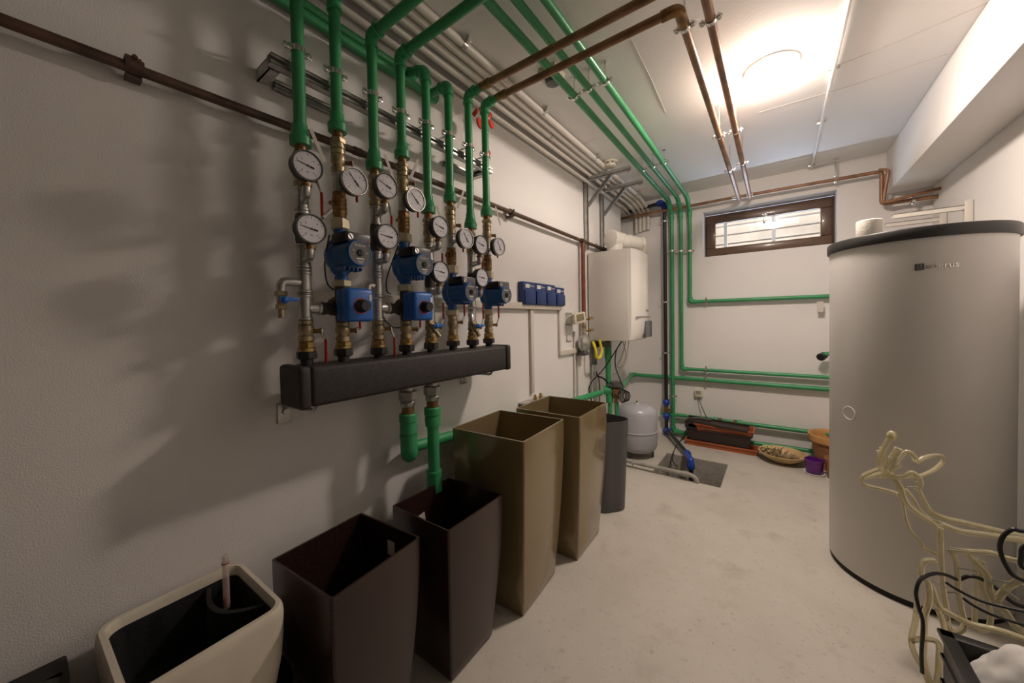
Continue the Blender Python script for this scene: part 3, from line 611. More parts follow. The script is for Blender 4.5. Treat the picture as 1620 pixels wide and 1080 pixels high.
bm = B(); ring(bm, (XG, gye.y, GZ-.005), (0, 1, 0), .013, .008, .07); sphere(bm, (XG, gye.y+.04, GZ-.005), .024); ring(bm, (XG, gyy, GZ-.005), (0, 1, 0), .013, .007, .07); obj('tee', bm, m_rust, gp)
dz = onx(922, 505, XG).z
bm = tube(B(), [(XG, gyy, GZ-.005), (XG, gyy, dz)], .0185, 14); ring(bm, (XG, gyy, dz+.03), (0, 0, 1), .017, .005, .03); obj('drop_pipe', bm, m_redpipe, gp, label='reddish branch dropping to the gas valve')
# ------------------------------------------------------------------ gas valve, regulator, hose beside the boiler
p = onx(921, 505, XG); gv = thing('gas_valve', 'brass gas valve with yellow knobs at the foot of the red pipe', 'valve', (XG, gyy, dz-.09))
bm = B(); hexn(bm, (XG, gyy, dz-.02), (XG, gyy, dz), .026); lathe(bm, (XG, gyy, dz-.08), (0, 0, 1), [(0, 0), (0, .018), (.02, .024), (.04, .024), (.06, .018), (.06, 0)], 14); hexn(bm, (XG, gyy, dz-.10), (XG, gyy, dz-.08), .024); obj('valve_body', bm, m_brass, gv)
for dzz, dy in ((.0, .05), (-.10, .055)):
    bm = B(); cyl(bm, (XG+.02, gyy, dz+dzz), (XG+.055, gyy+dy*.2, dz+dzz), .008, 10); box(bm, (XG+.06, gyy+.02, dz+dzz+.01), (.012, .075, .022), bev=.005); obj('knob', bm, m_gold, gv, label='yellow brass knob')
bm = B(); pr = [(0, 0)]
for q in range(10): pr += [(q*.008, .018), (q*.008+.004, .022)]
lathe(bm, (XG, gyy, dz-.185), (0, 0, 1), pr+[(.082, .018), (.085, 0)], 14); obj('flexible_joint', bm, m_zinc, gv)
p = onx(930, 543, XL+.10)
rg = thing('gas_regulator', 'round grey gas regulator on the wall under the brass valve', 'regulator', p-V((.04, 0, .07)))
bm = B(); lathe(bm, (XL+.035, p.y, p.z), (1, 0, 0), [(0, 0), (0, .05), (.012, .072), (.028, .078), (.034, .078), (.05, .072), (.066, .045), (.075, .03), (.08, 0)], 26); obj('housing', bm, m_zinc, rg)
bm = B(); cyl(bm, (XL+.07, p.y, p.z+.06), (XL+.07, p.y, dz-.18), .014); cyl(bm, (XL+.06, p.y+.06, p.z-.0), (XL+.06, p.y+.2, p.z+.02), .013); obj('pipe_stub', bm, m_zinc, rg)
bm = B(); box(bm, (XL+.055, p.y, p.z-.085), (.07, .09, .035), bev=.006); obj('base_block', bm, m_slate, rg)
wire([p+V((0, .10, .01)), p+V((.03, .09, -.06)), p+V((.03, .10, -.12)), p+V((.03, .17, -.135)), p+V((.03, .22, -.08)), p+V((.02, .20, .02))], .013, m_yel, 'bright yellow hose looping under the gas regulator', 'hose', 'yellow_hose')
# ------------------------------------------------------------------ crossing copper-brown pipes and their long runs
for k, (i, yy, xx, lab, px) in enumerate(((6, YC[6], -.197, 'rear brown pipe crossing the ceiling then running to the window wall, right-hand one', 0), (7, YC[7], -.285, 'front brown pipe crossing the ceiling then running to the window wall, left-hand one', 0))):
    z = ZT[i]+.004; zb = 2.408
    yend = YB-.105
    pts = [(XC+.085, yy, z), (xx, yy, z), (xx, yend-.0, zb-.004), (xx, yend+.0, zb+.02)]
    pts = [(XC+.085, yy, z), (xx, yy, z), (xx, yend, zb)]
    t = thing('brown_ceiling_pipe', lab, 'pipe', (xx, yy, z), 'brown pipes under the ceiling')
    obj('pipe', tube(B(), pts, .0165, 14, .04), m_copper, t)
    bm = tube(B(), [(xx-.06, yy, z), (xx, yy, z), (xx, yy+.09, z)], .0205, 14, .045); obj('elbow', bm, m_oldbrass, t)
    bm = B(); lathe(bm, (XC+.085, yy, z), (1, 0, 0), [(0, 0), (0, .019), (.03, .019), (.035, .021), (.055, .021), (.06, .017), (.06, 0)], 16); obj('collar', bm, m_oldbrass, t)
    for cp in ((1095, 41) if not k == 0 else (1127, 30), (1142, 216) if k else (1168, 207), (1155, 270) if k else (1177, 258)):
        q = onz(cp[0], cp[1], 2.40); bm = clamp(B(), (xx, q.y, z+(zb-z)*(q.y-yy)/(yend-yy)), (0, 1, 0), .0165, (1, 0, 0), (0, 0, 1), ZC-2.42); obj('clamp', bm, m_chrome, t)
# horizontal brown pipe on the back wall
YR = YB-.105
A = [onx(978, 352, XL), ony(1148, 315, YR), ony(1395, 271, YR), ony(1388, 324, YR), ony(1440, 319, YR)]
zr = A[1].z; xr = A[2].x
bp = thing('brown_wall_pipe', 'brown pipe running above the window to the right corner', 'pipe', (0, YR, zr))
obj('pipe', tube(B(), [(XL-.1, YR, zr-.004), (A[1].x, YR, zr), (xr, YR, A[2].z), (xr, YR, A[3].z), (XR-.0, YR, A[4].z+.01)], .0145, 14, .03), m_copper, bp)
q = V((xr+.03, YR+.0, A[2].z+.012))
q1, q2 = ony(1406, 268, 4.03), ony(1397, 321, 4.045)
obj('return_pipe', tube(B(), [(xr-.02, YR-.03, A[2].z+.006), q1, q2, (XR, YR-.06, A[4].z+.055)], .0115, 12, .03), m_copper, bp)
for px, py in ((1322, 287), (1445, 322)):
    q = ony(px, py, YR); bm = clamp(B(), (q.x, YR, zr if px < 1400 else A[4].z+.004), (1, 0, 0), .0145, (0, 0, 1)); 
    if px < 1400: cyl(bm, (q.x, YR, zr), (q.x, YR, ZC), .006, 8); cyl(bm, (q.x, YR, ZC-.006), (q.x, YR, ZC), .02, 12)
    else: cyl(bm, (q.x, YR, A[4].z), (q.x, YB, A[4].z), .006, 8)
    obj('clamp', bm, m_chrome, bp)
for px in (1163, 1186):
    q = ony(px, 310, YR); bm = B(); ring(bm, (q.x, YR, zr), (1, 0, 0), .0135, .006, .05); obj('tee', bm, m_zinc, bp)
# ------------------------------------------------------------------ three green pipes along the ceiling and down the back wall
YW = YB-.055
gz = 2.50
gg = [(-.885, 1063, 'left', None), (-.795, 1078, 'middle', None), (-.705, 1090, 'right', None)]
XD = [ony(1063, 400, YW).x, ony(1077.5, 400, YW).x, ony(1091.5, 400, YW).x]
zt_ = [ony(1063, 318, YW-.03).z, ony(1077, 314, YW-.03).z, ony(1089, 309, YW-.03).z]
zU = ony(1100, 477, YW).z; zM = ony(1080, 583, YW).z; zL = ony(1070, 598, YW).z; zB1 = ony(1070, 656, YW).z; zB2 = ony(1290, 712, YW).z
tx = ony(1313, 500, YW).x+.5
drops = [[(XD[0], YW, gz), (XD[0], YW, .03+.03), (XD[0]+.16, YW, .05)], [(XD[1], YW, gz), (XD[1], YW, zM), (tx, YW, zM)], [(XD[2], YW, gz), (XD[2], YW, zU), (tx, YW, zU)]]
labs3 = ['left of three green ceiling pipes, dropping to the floor beside the black pipe', 'middle of three green ceiling pipes, dropping to run low behind the white tank', 'right of three green ceiling pipes, dropping then running right under the window']
for k in range(3):
    x = gg[k][0]; pts = [(x, YF, gz), (x, 1.6, gz), (x, 2.3, gz-.004), (x+(XD[k]-x)*.9, YW-.16, gz), (XD[k], YW, gz-.10)]+[V(q) for q in drops[k][1:]]
    r = (.0195, .0175, .0180)[k]
    t = thing('green_ceiling_pipe', labs3[k], 'pipe', (x, 2, gz), 'green pipes across the ceiling')
    obj('pipe', tube(B(), pts, r, 14, .03), m_green, t)
    bm = tube(B(), [(x+(XD[k]-x)*.88, YW-.22, gz), pts[3], pts[4], pts[4]+V((0, 0, -.07))] if False else [V(pts[3])+V((0, -.06, 0)), V(pts[3]), V(pts[4]), V(pts[4])+V((0, 0, -.07))], r*1.25, 14, .03); obj('elbow', bm, m_greenf, t)
    b = V(pts[5]); c = V(pts[6]); obj('elbow', tube(B(), [b+V((0, 0, .05)), b, b+V((.05, 0, 0))], r*1.28, 14, .03), m_greenf, t)
    cps = ((912, 150), (1017, 268)) if k == 0 else ((934, 138), (1034, 262)) if k == 1 else ((962, 126), (1051, 256))
    for cp in cps:
        q = onz(cp[0], cp[1], gz); bm = clamp(B(), (x, q.y, gz), (0, 1, 0), r, (1, 0, 0), (0, 0, 1), ZC-gz-.02); cyl(bm, (x, q.y, ZC-.006), (x, q.y, ZC), .014, 10); obj('clamp', bm, m_chrome, t)
    for py in (397,) + ((640-14,) if k == 0 else ()):
        q = ony((1063, 1078, 1091)[k], py, YW); bm = clamp(B(), (XD[k], YW, q.z), (0, 0, 1), r, (1, 0, 0), (0, 1, 0), .03); obj('clamp', bm, m_chrome, t)
    if k: 
        q = ony(1117 if k == 1 else 1117, 585 if k == 1 else 474, YW); bm = clamp(B(), (q.x, YW, (zM, zU)[k-1]), (1, 0, 0), r, (0, 0, 1), (0, 1, 0), .03); obj('clamp', bm, m_chrome, t)
yg = 3.13; xg = ony(962, 560, yg).x; zj = ony(955, 618, yg).z
# lower back-wall pipe (tee off the boiler), and the two near the floor
def hpipe(name, label, pts, r, els=True):
    return pipe(name, label, 'pipe', pts, r, m_green, m_greenf, 1.25, .03, r*2.2)
bx0 = ony(1003, 592, YW).x
t = hpipe('green_wall_pipe', 'thick green pipe crossing the back wall just below the thinner one', [(xg+.10, yg+.06, zj+.035), (bx0-.02, YW-.02, zL+.006), (bx0+.14, YW+.005, zL+.004), (tx, YW+.005, zL)], .0205)
q = ony(1117, 598, YW); obj('clamp', clamp(B(), (q.x, YW+.005, zL), (1, 0, 0), .021, (0, 0, 1)), m_chrome, t)
bx1 = XD[0]
t = hpipe('green_wall_pipe', 'green pipe with a brass joint crossing low on the back wall behind the planters', [(XL+.35, YW, zB1), (tx, YW, ony(1285, 683, YW).z)], .0195)
za, zb_ = zB1, ony(1285, 683, YW).z
def onp(px): x = ony(px, 665, YW).x; return V((x, YW, za+(zb_-za)*(x-XL-.35)/(tx-XL-.35)))
a, b = onp(1136), onp(1166); d = (b-a).normalized()
bm = B(); cyl(bm, a-d*.04, a, .028); cyl(bm, b, b+d*.04, .028); obj('coupling', bm, m_greenf, t)
bm = B(); hexn(bm, a, a+d*.035, .024); cyl(bm, a, b, .018); hexn(bm, b-d*.03, b, .024); cyl(bm, (a+b)/2, (a+b)/2+V((0, -.03, 0)), .008); obj('brass_joint', bm, m_oldbrass, t, label='tarnished brass joint')
t = hpipe('green_wall_pipe', 'lowest green pipe on the back wall, just above the floor behind the planters', [(XD[0]+.02, YW-.03, .055), (tx, YW-.0, zB2)], .019)
# ------------------------------------------------------------------ conduits in the ceiling corner
cx = [-1.352, -1.312, -1.262, -1.215, -1.172]
cz = [2.500, 2.545, 2.560, 2.567, 2.570]
names = ['outermost on the wall side', 'second from the wall', 'middle one', 'fourth from the wall', 'fifth, farthest from the wall']
for k in range(5):
    r = (.014, .018, .021, .021, .018)[k]; z = cz[k]; xe = XL+.055+.043*k
    pts = [(cx[k], YF, z), (cx[k], YB-.24, z)]+([(xe, YB-.035, z-.07), (xe, YB-.035, z-.30)] if k else [(cx[k], YB-.05, z-.02)])
    t = thing('painted_conduit', 'cream painted conduit in the ceiling corner of the left wall, '+names[k], 'conduit', (cx[k], 1, z), 'painted conduits in the ceiling corner')
    obj('conduit_tube', tube(B(), pts, r*1.05, 12, .05), m_conduit, t)
    if k in (4, 2):
        for y in (1.25, 1.95, 2.75, 3.8) if k == 4 else (1.1, 2.2, 3.3):
            bm = B(); ring(bm, (cx[k], y, z), (0, 1, 0), r, .003, .022); box(bm, (cx[k]+r+.014, y, z+.005), (.02, .022, .02), bev=.002); cyl(bm, (cx[k]+r+.014, y, z), (cx[k]+r+.014, y, ZC), .006, 8); obj('conduit_clip', bm, m_zinc, t)
# slim white conduit across the ceiling
a, b, c = onz(1347, -10, 2.585), onz(1320, 110, 2.585), onz(1286, 256, 2.585)
t = thing('white_conduit', 'thin white conduit crossing the ceiling right of the lamp', 'conduit', b)
obj('conduit_tube', tube(B(), [(a.x, YF, 2.585), (a.x, b.y, 2.585), (a.x+.004, YB-.02, 2.585)], .0095, 10), m_white, t)
for px, py in ((1321, 108), (1296, 195), (1286, 262)):
    q = onz(px, py, 2.585); q.y = min(q.y, YB-.03); bm = B(); box(bm, (a.x, q.y, ZC-.008), (.05, .016, .016), bev=.003); obj('conduit_clip', bm, m_zinc, t)
# ceiling boxes
q = onz(965, 260, ZC-.02); t = thing('smoke_alarm', 'round cream alarm on the ceiling above the steel strut brackets', 'alarm', (q.x, q.y, ZC))
bm = B(); lathe(bm, (q.x, q.y, ZC), (0, 0, -1), [(0, 0), (0, .062), (.012, .062), (.016, .052), (.04, .045), (.046, .03), (.046, 0)], 28); obj('alarm_case', bm, m_ivory, t)
bm = B()
for k in range(8): box(bm, (q.x+.052*math.cos(k*PI/4), q.y+.052*math.sin(k*PI/4), ZC-.020), (.018, .004, .006), rot=Euler((0, 0, k*PI/4+PI/2)).to_matrix())
obj('alarm_slots', bm, m_black, t)
q = onz(872, 122, ZC-.03); bm = B(); box(bm, (q.x, q.y, ZC-.02), (.11, .11, .04), bev=.008); t = thing('junction_box', 'square cream ceiling box behind the brown crossing pipes', 'box', (q.x, q.y, ZC)); obj('box_case', bm, m_ivory, t)
bm = B(); lathe(bm, (q.x+.01, q.y, ZC-.04), (0, 0, -1), [(0, 0), (0, .045), (.012, .043), (.03, .034), (.034, 0)], 24); obj('round_cap', bm, m_greyp, t)
# ------------------------------------------------------------------ strut wall brackets above the boiler
for k, (px0, tip, lab) in enumerate(((927, (997, 260), 'nearer'), (952, (1016, 281), 'farther'))):
    y = onx(px0, 300, XL+.02).y; zz = 2.49; xt = ony(tip[0], tip[1], y).x; zz = ony(tip[0], tip[1]+2, y).z; zz = min(zz, 2.52)
    t = thing('strut_bracket', lab+' of the two galvanised strut brackets above the boiler', 'bracket', (XL, y, 2), 'strut brackets above the boiler')
    obj('upright', strut(B(), (XL+.02, y, 1.90), (XL+.02, y, zz-.0), w_=.036, d=.028), m_steel, t)
    obj('arm', strut(B(), (XL+.02, y, zz), (xt, y, zz), open_=(0, 0, 1)), m_steel, t)
    obj('brace', strut(B(), (XL+.035, y, zz-.235), (XL+.035+.21, y, zz-.02), w_=.03, d=.02, open_=(0, -1, 0)), m_steel, t)
    bm = B(); hexn(bm, (xt-.02, y, zz-.035), (xt-.02, y, zz-.015), .010); obj('bolt', bm, m_zinc, t)
# ------------------------------------------------------------------ boiler
BY0, BY1, BXF = 3.03, 3.53, -.955
BZ0, BZ1 = 1.087, 1.875
bo = thing('wall_boiler', 'white wall-hung gas boiler in the far left corner', 'boiler', (XL, (BY0+BY1)/2, BZ0))
bm = B(); box(bm, ((XL+.012+BXF-.05)/2, (BY0+BY1)/2, (BZ0+BZ1)/2), (BXF-.05-XL-.012, BY1-BY0, BZ1-BZ0), bev=.006); obj('casing', bm, m_boiler, bo)
# bowed front cover: curved in plan, drawn back at the foot
bm = B(); N = 10; rows = []
for (z, d) in ((BZ0+.01, .014), (BZ0+.06, .034), (BZ0+.2, .05), (BZ1-.03, .05), (BZ1-.002, .044)):
    rows.append([bm.verts.new((BXF-.045+d*(1-.65*abs(2*j/N-1)**3), BY0+.004+(BY1-BY0-.008)*j/N, z)) for j in range(N+1)]+[bm.verts.new((BXF-.05, BY1-.004, z)), bm.verts.new((BXF-.05, BY0+.004, z))])
n = N+3
for a, b in zip(rows, rows[1:]):
    for j in range(n): k = (j+1) % n; bm.faces.new((a[j], a[k], b[k], b[j]))
bm.faces.new(rows[0]); bm.faces.new(rows[-1]); fc = obj('front_cover', bm, m_boilerf, bo, label='bowed white front cover')
bm = B(); box(bm, (BXF+.0035, (BY0+BY1)/2, BZ0+.205), (.006, BY1-BY0-.09, .012)); obj('front_groove', bm, mat('shadow_gap_plastic', (.25, .24, .22), .5), fc)
bm = B(); box(bm, (BXF-.006, BY1-.105, BZ0+.095), (.026, .20, .15), bev=.004); obj('control_panel', bm, mat('smoked_flap', (.12, .12, .125), .22), fc, label='smoked grey control flap')
bm = B(); text(bm, 'Buderus', .030, (BXF+.008, BY1-.15, BZ0+.265), PX, .0004); obj('lettering', bm, m_greyp, fc, label='small grey lettering')
# flue on top
fl = thing('flue_pipe', 'white flue elbow and pipe on top of the boiler', 'flue', (XL+.2, BY0+.2, BZ1))
fx = XL+.20; fy = BY0+.17
bm = B(); lathe(bm, (fx, fy, BZ1), (0, 0, 1), [(0, 0), (0, .088), (.012, .088), (.014, .070), (.07, .070), (.10, .066), (.10, 0)], 28); obj('flue_base', bm, m_fluew, fl)
bm = B(); lathe(bm, (fx-.015, fy-.075, BZ1+.125), (.35, 1, -.05), [(0, 0), (0, .068), (.004, .077), (.016, .079), (.02, .073), (.16, .072), (.16, 0)], 32); obj('flue_cap', bm, m_fluew, fl, label='round end cap facing the room')
bm = tube(B(), [(fx+.01, fy, BZ1+.115), (fx+.09, fy+.08, BZ1+.105), (fx+.17, fy+.17, BZ1+.09), (fx+.19, BY1-.14, BZ1+.085)], .060, 28, .05); ring(bm, (fx+.09, fy+.085, BZ1+.105), (1, 1, -.1), .058, .007, .02); ring(bm, (fx+.17, fy+.17, BZ1+.09), (.8, 1, -.1), .058, .007, .02); obj('flue_run', bm, m_fluew, fl)
bm = B(); box(bm, (BXF-.085, BY1-.06, BZ1+.075), (.13, .14, .13), rot=(0, 0, .2), bev=.004); obj('flue_box', bm, m_ivory, fl)
# connections below the boiler
q = onx(961, 545, -1.16); yg = BY0+.10; xg = ony(962, 560, yg).x
t = thing('boiler_green_pipe', 'thick green pipe coming down from the underside of the boiler', 'pipe', (xg, yg, .7))
zj = ony(955, 618, yg).z
bm = B(); hexn(bm, (xg, yg, BZ0-.03), (xg, yg, BZ0), .026); cyl(bm, (xg, yg, BZ0-.07), (xg, yg, BZ0), .02); obj('union', bm, m_oldbrass, t)
bm = B(); cyl(bm, (xg, yg, BZ0-.17), (xg, yg, BZ0-.05), .031); cyl(bm, (xg, yg, zj), (xg, yg, BZ0-.1), .024); obj('pipe', bm, m_green, t)
# return along left wall to the tee
t = thing('pump_group', 'small boiler pump of brass and grey metal with green stubs under the boiler', 'pump', (xg+.05, yg+.02, .6))
bm = B(); cyl(bm, (xg-.035, yg-.03, zj+.01), (xg+.03, yg, zj+.012), .036); cyl(bm, (xg+.01, yg, zj-.1), (xg+.01, yg, zj+.04), .033); obj('tee', bm, m_greenf, t)
bm = B(); cyl(bm, (xg+.07, yg, zj+.055), (xg+.07, yg, zj+.095), .048, 24); box(bm, (xg+.07, yg, zj+.06), (.12, .08, .03), bev=.008); obj('motor', bm, m_greyp, t)
bm = B(); sphere(bm, (xg+.07, yg, zj+.01), .04); hexn(bm, (xg+.03, yg, zj+.01), (xg+.05, yg, zj+.01), .026); hexn(bm, (xg+.07, yg, zj-.06), (xg+.07, yg, zj-.03), .026); cyl(bm, (xg+.07, yg, zj-.10), (xg+.07, yg, zj), .018); obj('brass_body', bm, m_oldbrass, t)
for dx in (.01, .075):
    bm = B(); cyl(bm, (xg+dx, yg, .03), (xg+dx, yg, zj-.09), .019); cyl(bm, (xg+dx, yg, 0), (xg+dx, yg, .03), .024); obj('stub_pipe', bm, m_green, t)
# black coil of cable hanging from the pump
t = thing('cable_coil', 'tied coil of black cable hanging beside the boiler pump', 'cable', (xg+.14, yg-.02, zj-.05))
for k in range(4):
    c = V((xg+.135+.012*k, yg-.03+.004*k, zj-.02)); pts = [c+V((math.cos(a)*(.030), .004*math.sin(3*a), math.sin(a)*(.062-.006*k))) for a in [2*PI*j/14 for j in range(15)]]
    obj('cable_loop', tube(B(), pts, .0048, 8), m_cable, t)
obj('tail', tube(B(), [(xg+.15, yg-.03, zj+.05), (xg+.07, yg+.0, zj+.22), (xg+.06, yg+.04, zj+.36), (xg+.11, yg+.06, BZ0)], .005, 8, sm=True), m_cable, t)
for pts, m, r, lab in (([(xg+.12, yg+.08, BZ0+.02), (xg+.06, yg+.02, BZ0-.1), (xg-.03, yg-.05, zj+.2), (xg-.14, yg-.1, zj+.05), (XL+.05, yg-.12, zj-.12)], m_cable, .005, 'black cable crossing behind the boiler green pipe'),
    ([(xg-.13, yg-.05, BZ0-.12), (xg-.11, yg-.04, BZ0-.3), (xg-.03, yg-.04, zj+.12), (xg+.01, yg-.03, zj+.08)], m_cable, .008, 'thick black cable left of the boiler green pipe'),
    ([(xg+.10, yg+.10, BZ0), (xg+.14, yg+.06, BZ0-.15), (xg+.06, yg+.02, BZ0-.30), (xg-.06, yg-.04, zj+.17), (xg-.12, yg-.05, zj+.26)], m_gcable, .004, 'grey cable looping under the boiler, outer of two'),
    ([(xg+.14, yg+.08, BZ0), (xg+.11, yg+.05, BZ0-.14), (xg+.07, yg+.04, BZ0-.24), (xg+.15, yg+.02, BZ0-.2), (xg+.17, yg+.06, BZ0)], m_gcable, .004, 'grey cable looping under the boiler, inner of two'),
    ([(XL+.09, onx(930, 500, XL).y+.02, onx(928, 530, XL+.08).z), (XL+.08, onx(930, 500, XL).y+.03, 1.05), (XL+.03, onx(930, 500, XL).y+.02, .9), (XL+.06, onx(930, 500, XL).y+.10, .7), (XL+.05, onx(930, 500, XL).y+.11, .4)], m_cable, .005, 'long black cable hanging from the wall thermostat')):
    wire(pts, r, m, lab)
# grey pipe with a valve left of the green one
yq = BY0+.04; xq = ony(940, 560, yq).x
t = thing('grey_drain_pipe', 'grey metal pipe with a lever valve descending left of the boiler green pipe', 'pipe', (xq, yq, 0))
bm = B(); cyl(bm, (xq, yq, 0), (xq, yq, BZ0-.15), .015); cyl(bm, (xq-.04, yq, 0), (xq-.04, yq, BZ0-.2), .009); obj('pipe', bm, m_zinc, t)
bm = B(); cyl(bm, (xq, yq, BZ0-.22), (xq, yq, BZ0+.02), .024); hexn(bm, (xq, yq, BZ0-.12), (xq, yq, BZ0-.08), .032); obj('valve_body', bm, m_slate, t)
bm = B(); box(bm, (xq+.06, yq+.03, BZ0-.035), (.17, .05, .05), bev=.006); obj('bracket', bm, m_greyp, t)
# ------------------------------------------------------------------ modules, ducts, small boxes on the left wall
y0, y1 = onx(828, 460, XL+.045).y, onx(893, 460, XL+.045).y; zt_m, zb_m = onx(860, 449, XL+.04).z, onx(860, 483, XL+.04).z
wd = (y1-y0)/4; src = None
for k in range(4):
    y = y0+wd*(k+.5); lab = 'navy blue control module with white label, '+('leftmost', 'second from the left', 'third from the left', 'rightmost')[k]+' of four on the wall'
    t = thing('control_module', lab, 'control box', (XL, y, zb_m), 'blue control modules on the wall')
    zt2 = zt_m-(.012 if k == 3 else 0)
    bm = B(); box(bm, (XL+.022, y, (zt2+zb_m)/2), (.044, wd-.003, zt2-zb_m), bev=.004); obj('case', bm, m_blue3, t)
    bm = B(); box(bm, (XL+.049, y+.003, zb_m+(zt2-zb_m)*.33), (.012, wd-.016, (zt2-zb_m)*.58), bev=.004); cv = obj('cover', bm, m_blue3, t)
    bm = B(); box(bm, (XL+.0448, y-wd*.14, zt2-.028), (.0012, wd*.34, .026)); obj('label_plate', bm, m_white, t, label='white paper label')
    bm = B(); text(bm, 'Buderus', .017, (XL+.0452, y+wd*.26, zt2-.026), PX, .0003); obj('lettering', bm, m_white, t, label='small white lettering')
    for s in (-1, 1):
        bm = B(); cyl(bm, (XL+.054, y+s*wd*.28, zb_m+.03), (XL+.0565, y+s*wd*.28, zb_m+.03), .0045, 10); obj('screw', bm, m_black, cv)
dt = thing('cable_duct', 'beige cable duct running along the left wall under the blue modules', 'duct', (XL, 1.6, 1.37))
ye = onx(889, 488, XL+.03).y; zt = 1.378
ya = .62
bm = B(); box(bm, (XL+.017, (ya+ye)/2, zt), (.034, ye-ya, .044), bev=.003); obj('duct_run', bm, m_beige, dt)
yv = onx(843, 560, XL+.02).y; zbx = onx(843, 622, XL+.02).z
bm = B(); box(bm, (XL+.010, yv, (zt-.02+zbx)/2), (.020, .034, zt-.02-zbx), bev=.002); obj('duct_drop', bm, m_beige, dt)
zl = onx(889, 558, XL+.01).z; yl = onx(916, 553, XL+.01).y
bm = B(); box(bm, (XL+.009, ye-.012, (zt-.02+zl)/2), (.018, .02, zt-.02-zl+.02), bev=.002); obj('duct_drop', bm, m_beige, dt)
bm = B(); box(bm, (XL+.012, (ye-.02+yl+.15)/2, zl), (.024, yl+.15-ye+.02, .04), bev=.002); obj('duct_branch', bm, m_beige, dt)
for px in (909, 914):
    y = onx(px, 600, XL+.01).y; bm = tube(B(), [(XL+.012, y, .0), (XL+.012, y, 1.18 if px < 912 else 1.06)], .008, 10); obj('slim_conduit', bm, m_conduit, label='slim painted conduit down the left wall, '+('left' if px < 912 else 'right')+' of a pair by the boiler', cat='conduit', group='slim conduits by the boiler')
q = onx(848, 634, XL+.05); t = thing('wall_terminal_box', 'dark box with brass glands on the wall behind the far gold pot', 'box', (XL, q.y, .62))
bm = B(); box(bm, (XL+.045, q.y, q.z-.035), (.09, .27, .075), bev=.006); obj('case', bm, m_slate, t)
bm = B(); box(bm, (XL+.045, q.y, q.z+.004), (.094, .275, .012), bev=.003); obj('lid', bm, m_zinc, t)
for dy in (-.01, .06):
    bm = B(); hexn(bm, (XL+.05, q.y+dy, q.z+.005), (XL+.05, q.y+dy, q.z+.03), .014); cyl(bm, (XL+.05, q.y+dy, q.z+.03), (XL+.05, q.y+dy, q.z+.045), .009); obj('gland', bm, m_gold, t)
# thermostat pair
q = onx(905, 503, XL+.03); t = thing('wall_thermostat', 'beige thermostat with tilted display beside the red pipe', 'thermostat', (XL, q.y, q.z-.05))
bm = B(); box(bm, (XL+.03, q.y-.0, q.z), (.06, .12, .09), bev=.006); obj('case', bm, m_beige, t)
p2 = onx(916, 503, XL+.10)
bm = B(); R = Euler((math.radians(10), 0, math.radians(-18))).to_matrix(); box(bm, p2, (.03, .13, .085), rot=R, bev=.006); hd = obj('display_unit', bm, m_ivory, t)
bm = B(); box(bm, p2+R@V((.0155, 0, .005)), (.002, .085, .055), rot=R); obj('display', bm, mat('dim_lcd', (.22, .19, .10), .25), hd, label='dim display window')
bm = B(); box(bm, (XL+.008, q.y-.01, q.z-.12), (.016, .09, .13), bev=.003); obj('blank_plate', bm, m_white, t)
wire([(XL+.05, q.y-.06, q.z+.02), (XL+.03, q.y-.10, q.z-.0), (XL+.01, q.y-.10, q.z-.1), (XL+.01, q.y-.02, q.z-.15)], .003, m_white, 'thin white wire curling left of the thermostat')
wire([(XL+.004, q.y-.02, q.z+.05), (XL+.004, q.y+.12, q.z+.17)], .0025, m_white, 'thin white wire slanting up from the thermostat', sm=False)
# ------------------------------------------------------------------ black plastic water pipe with blue couplings
XB = ony(1052, 450, YW-.03).x; YBk = YW-.02
zt = ony(1049, 322, YBk).z
t = thing('black_water_pipe', 'black plastic water pipe with blue couplings coming down into the floor pit', 'pipe', (XB, YBk, 0))
j = onz(1095, 727, .02); pe = V((-.50, 3.28, -.1))
P = [(XL-.2, YBk, zt-.03), (XB-.02, YBk, zt+.012), (XB, YBk, zt-.0), (XB, YBk, .14), (-.60, 3.33, .065), (-.555, 3.22, .04), (-.555, 3.22, -.4)]
P = [(XL-.2, YBk, zt-.03), (XB, YBk, zt+.012), (XB, YBk, .065), onz(1089, 719, .045)]
e1 = V(P[3]); e2 = onz(1093, 740, .03)
P += [e2+V((0, 0, .07)), e2+V((0, 0, -.40))]
obj('pipe', tube(B(), P, .0185, 14, .03), m_black, t)
for c, ax, n_ in (((XB-.045, YBk, zt+.01), (1, 0, 0), 1), ((XB, YBk, zt-.03), (0, 0, 1), 1), ((XB, YBk, ony(1052, 636, YBk).z), (0, 0, 1), 1), ((XB, YBk, ony(1052, 657, YBk).z), (0, 0, 1), 1), ((XB, YBk, ony(1052, 681, YBk).z), (0, 0, 1), 1)):
    bm = B(); c = V(c); a = V(ax).normalized(); L = .07; lathe(bm, c-a*L/2, a, [(0, .018), (.002, .027), (.020, .032), (.024, .036), (.046, .036), (.050, .032), (.068, .027), (L, .018)], 14); obj('coupling', bm, m_bluefit, t, label='blue compression coupling')
bm = B(); cyl(bm, (XB, YBk, ony(1052, 642, YBk).z), (XB, YBk, ony(1052, 652, YBk).z), .023); cyl(bm, (XB, YBk, ony(1052, 647, YBk).z), (XB+.055, YBk-.02, ony(1052, 647, YBk).z), .013); obj('valve', bm, m_oldbrass, t)
for a, d in ((V((XB, YBk, .065))+(e1-V((XB, YBk, .065)))*.06, V((XB, YBk, .065))-e1), (e1, V((XB, YBk, .065))-e1), (e2+V((0, 0, .02)), V((0, 0, 1)))):
    d = d.normalized(); c = a - d*.0 if a is not e1 else a+d*.03
    bm = B(); lathe(bm, c-d*.03, d, [(0, .018), (.002, .026), (.02, .031), (.04, .031), (.058, .026), (.06, .018)], 14); obj('coupling', bm, m_bluefit, t, label='blue compression coupling')
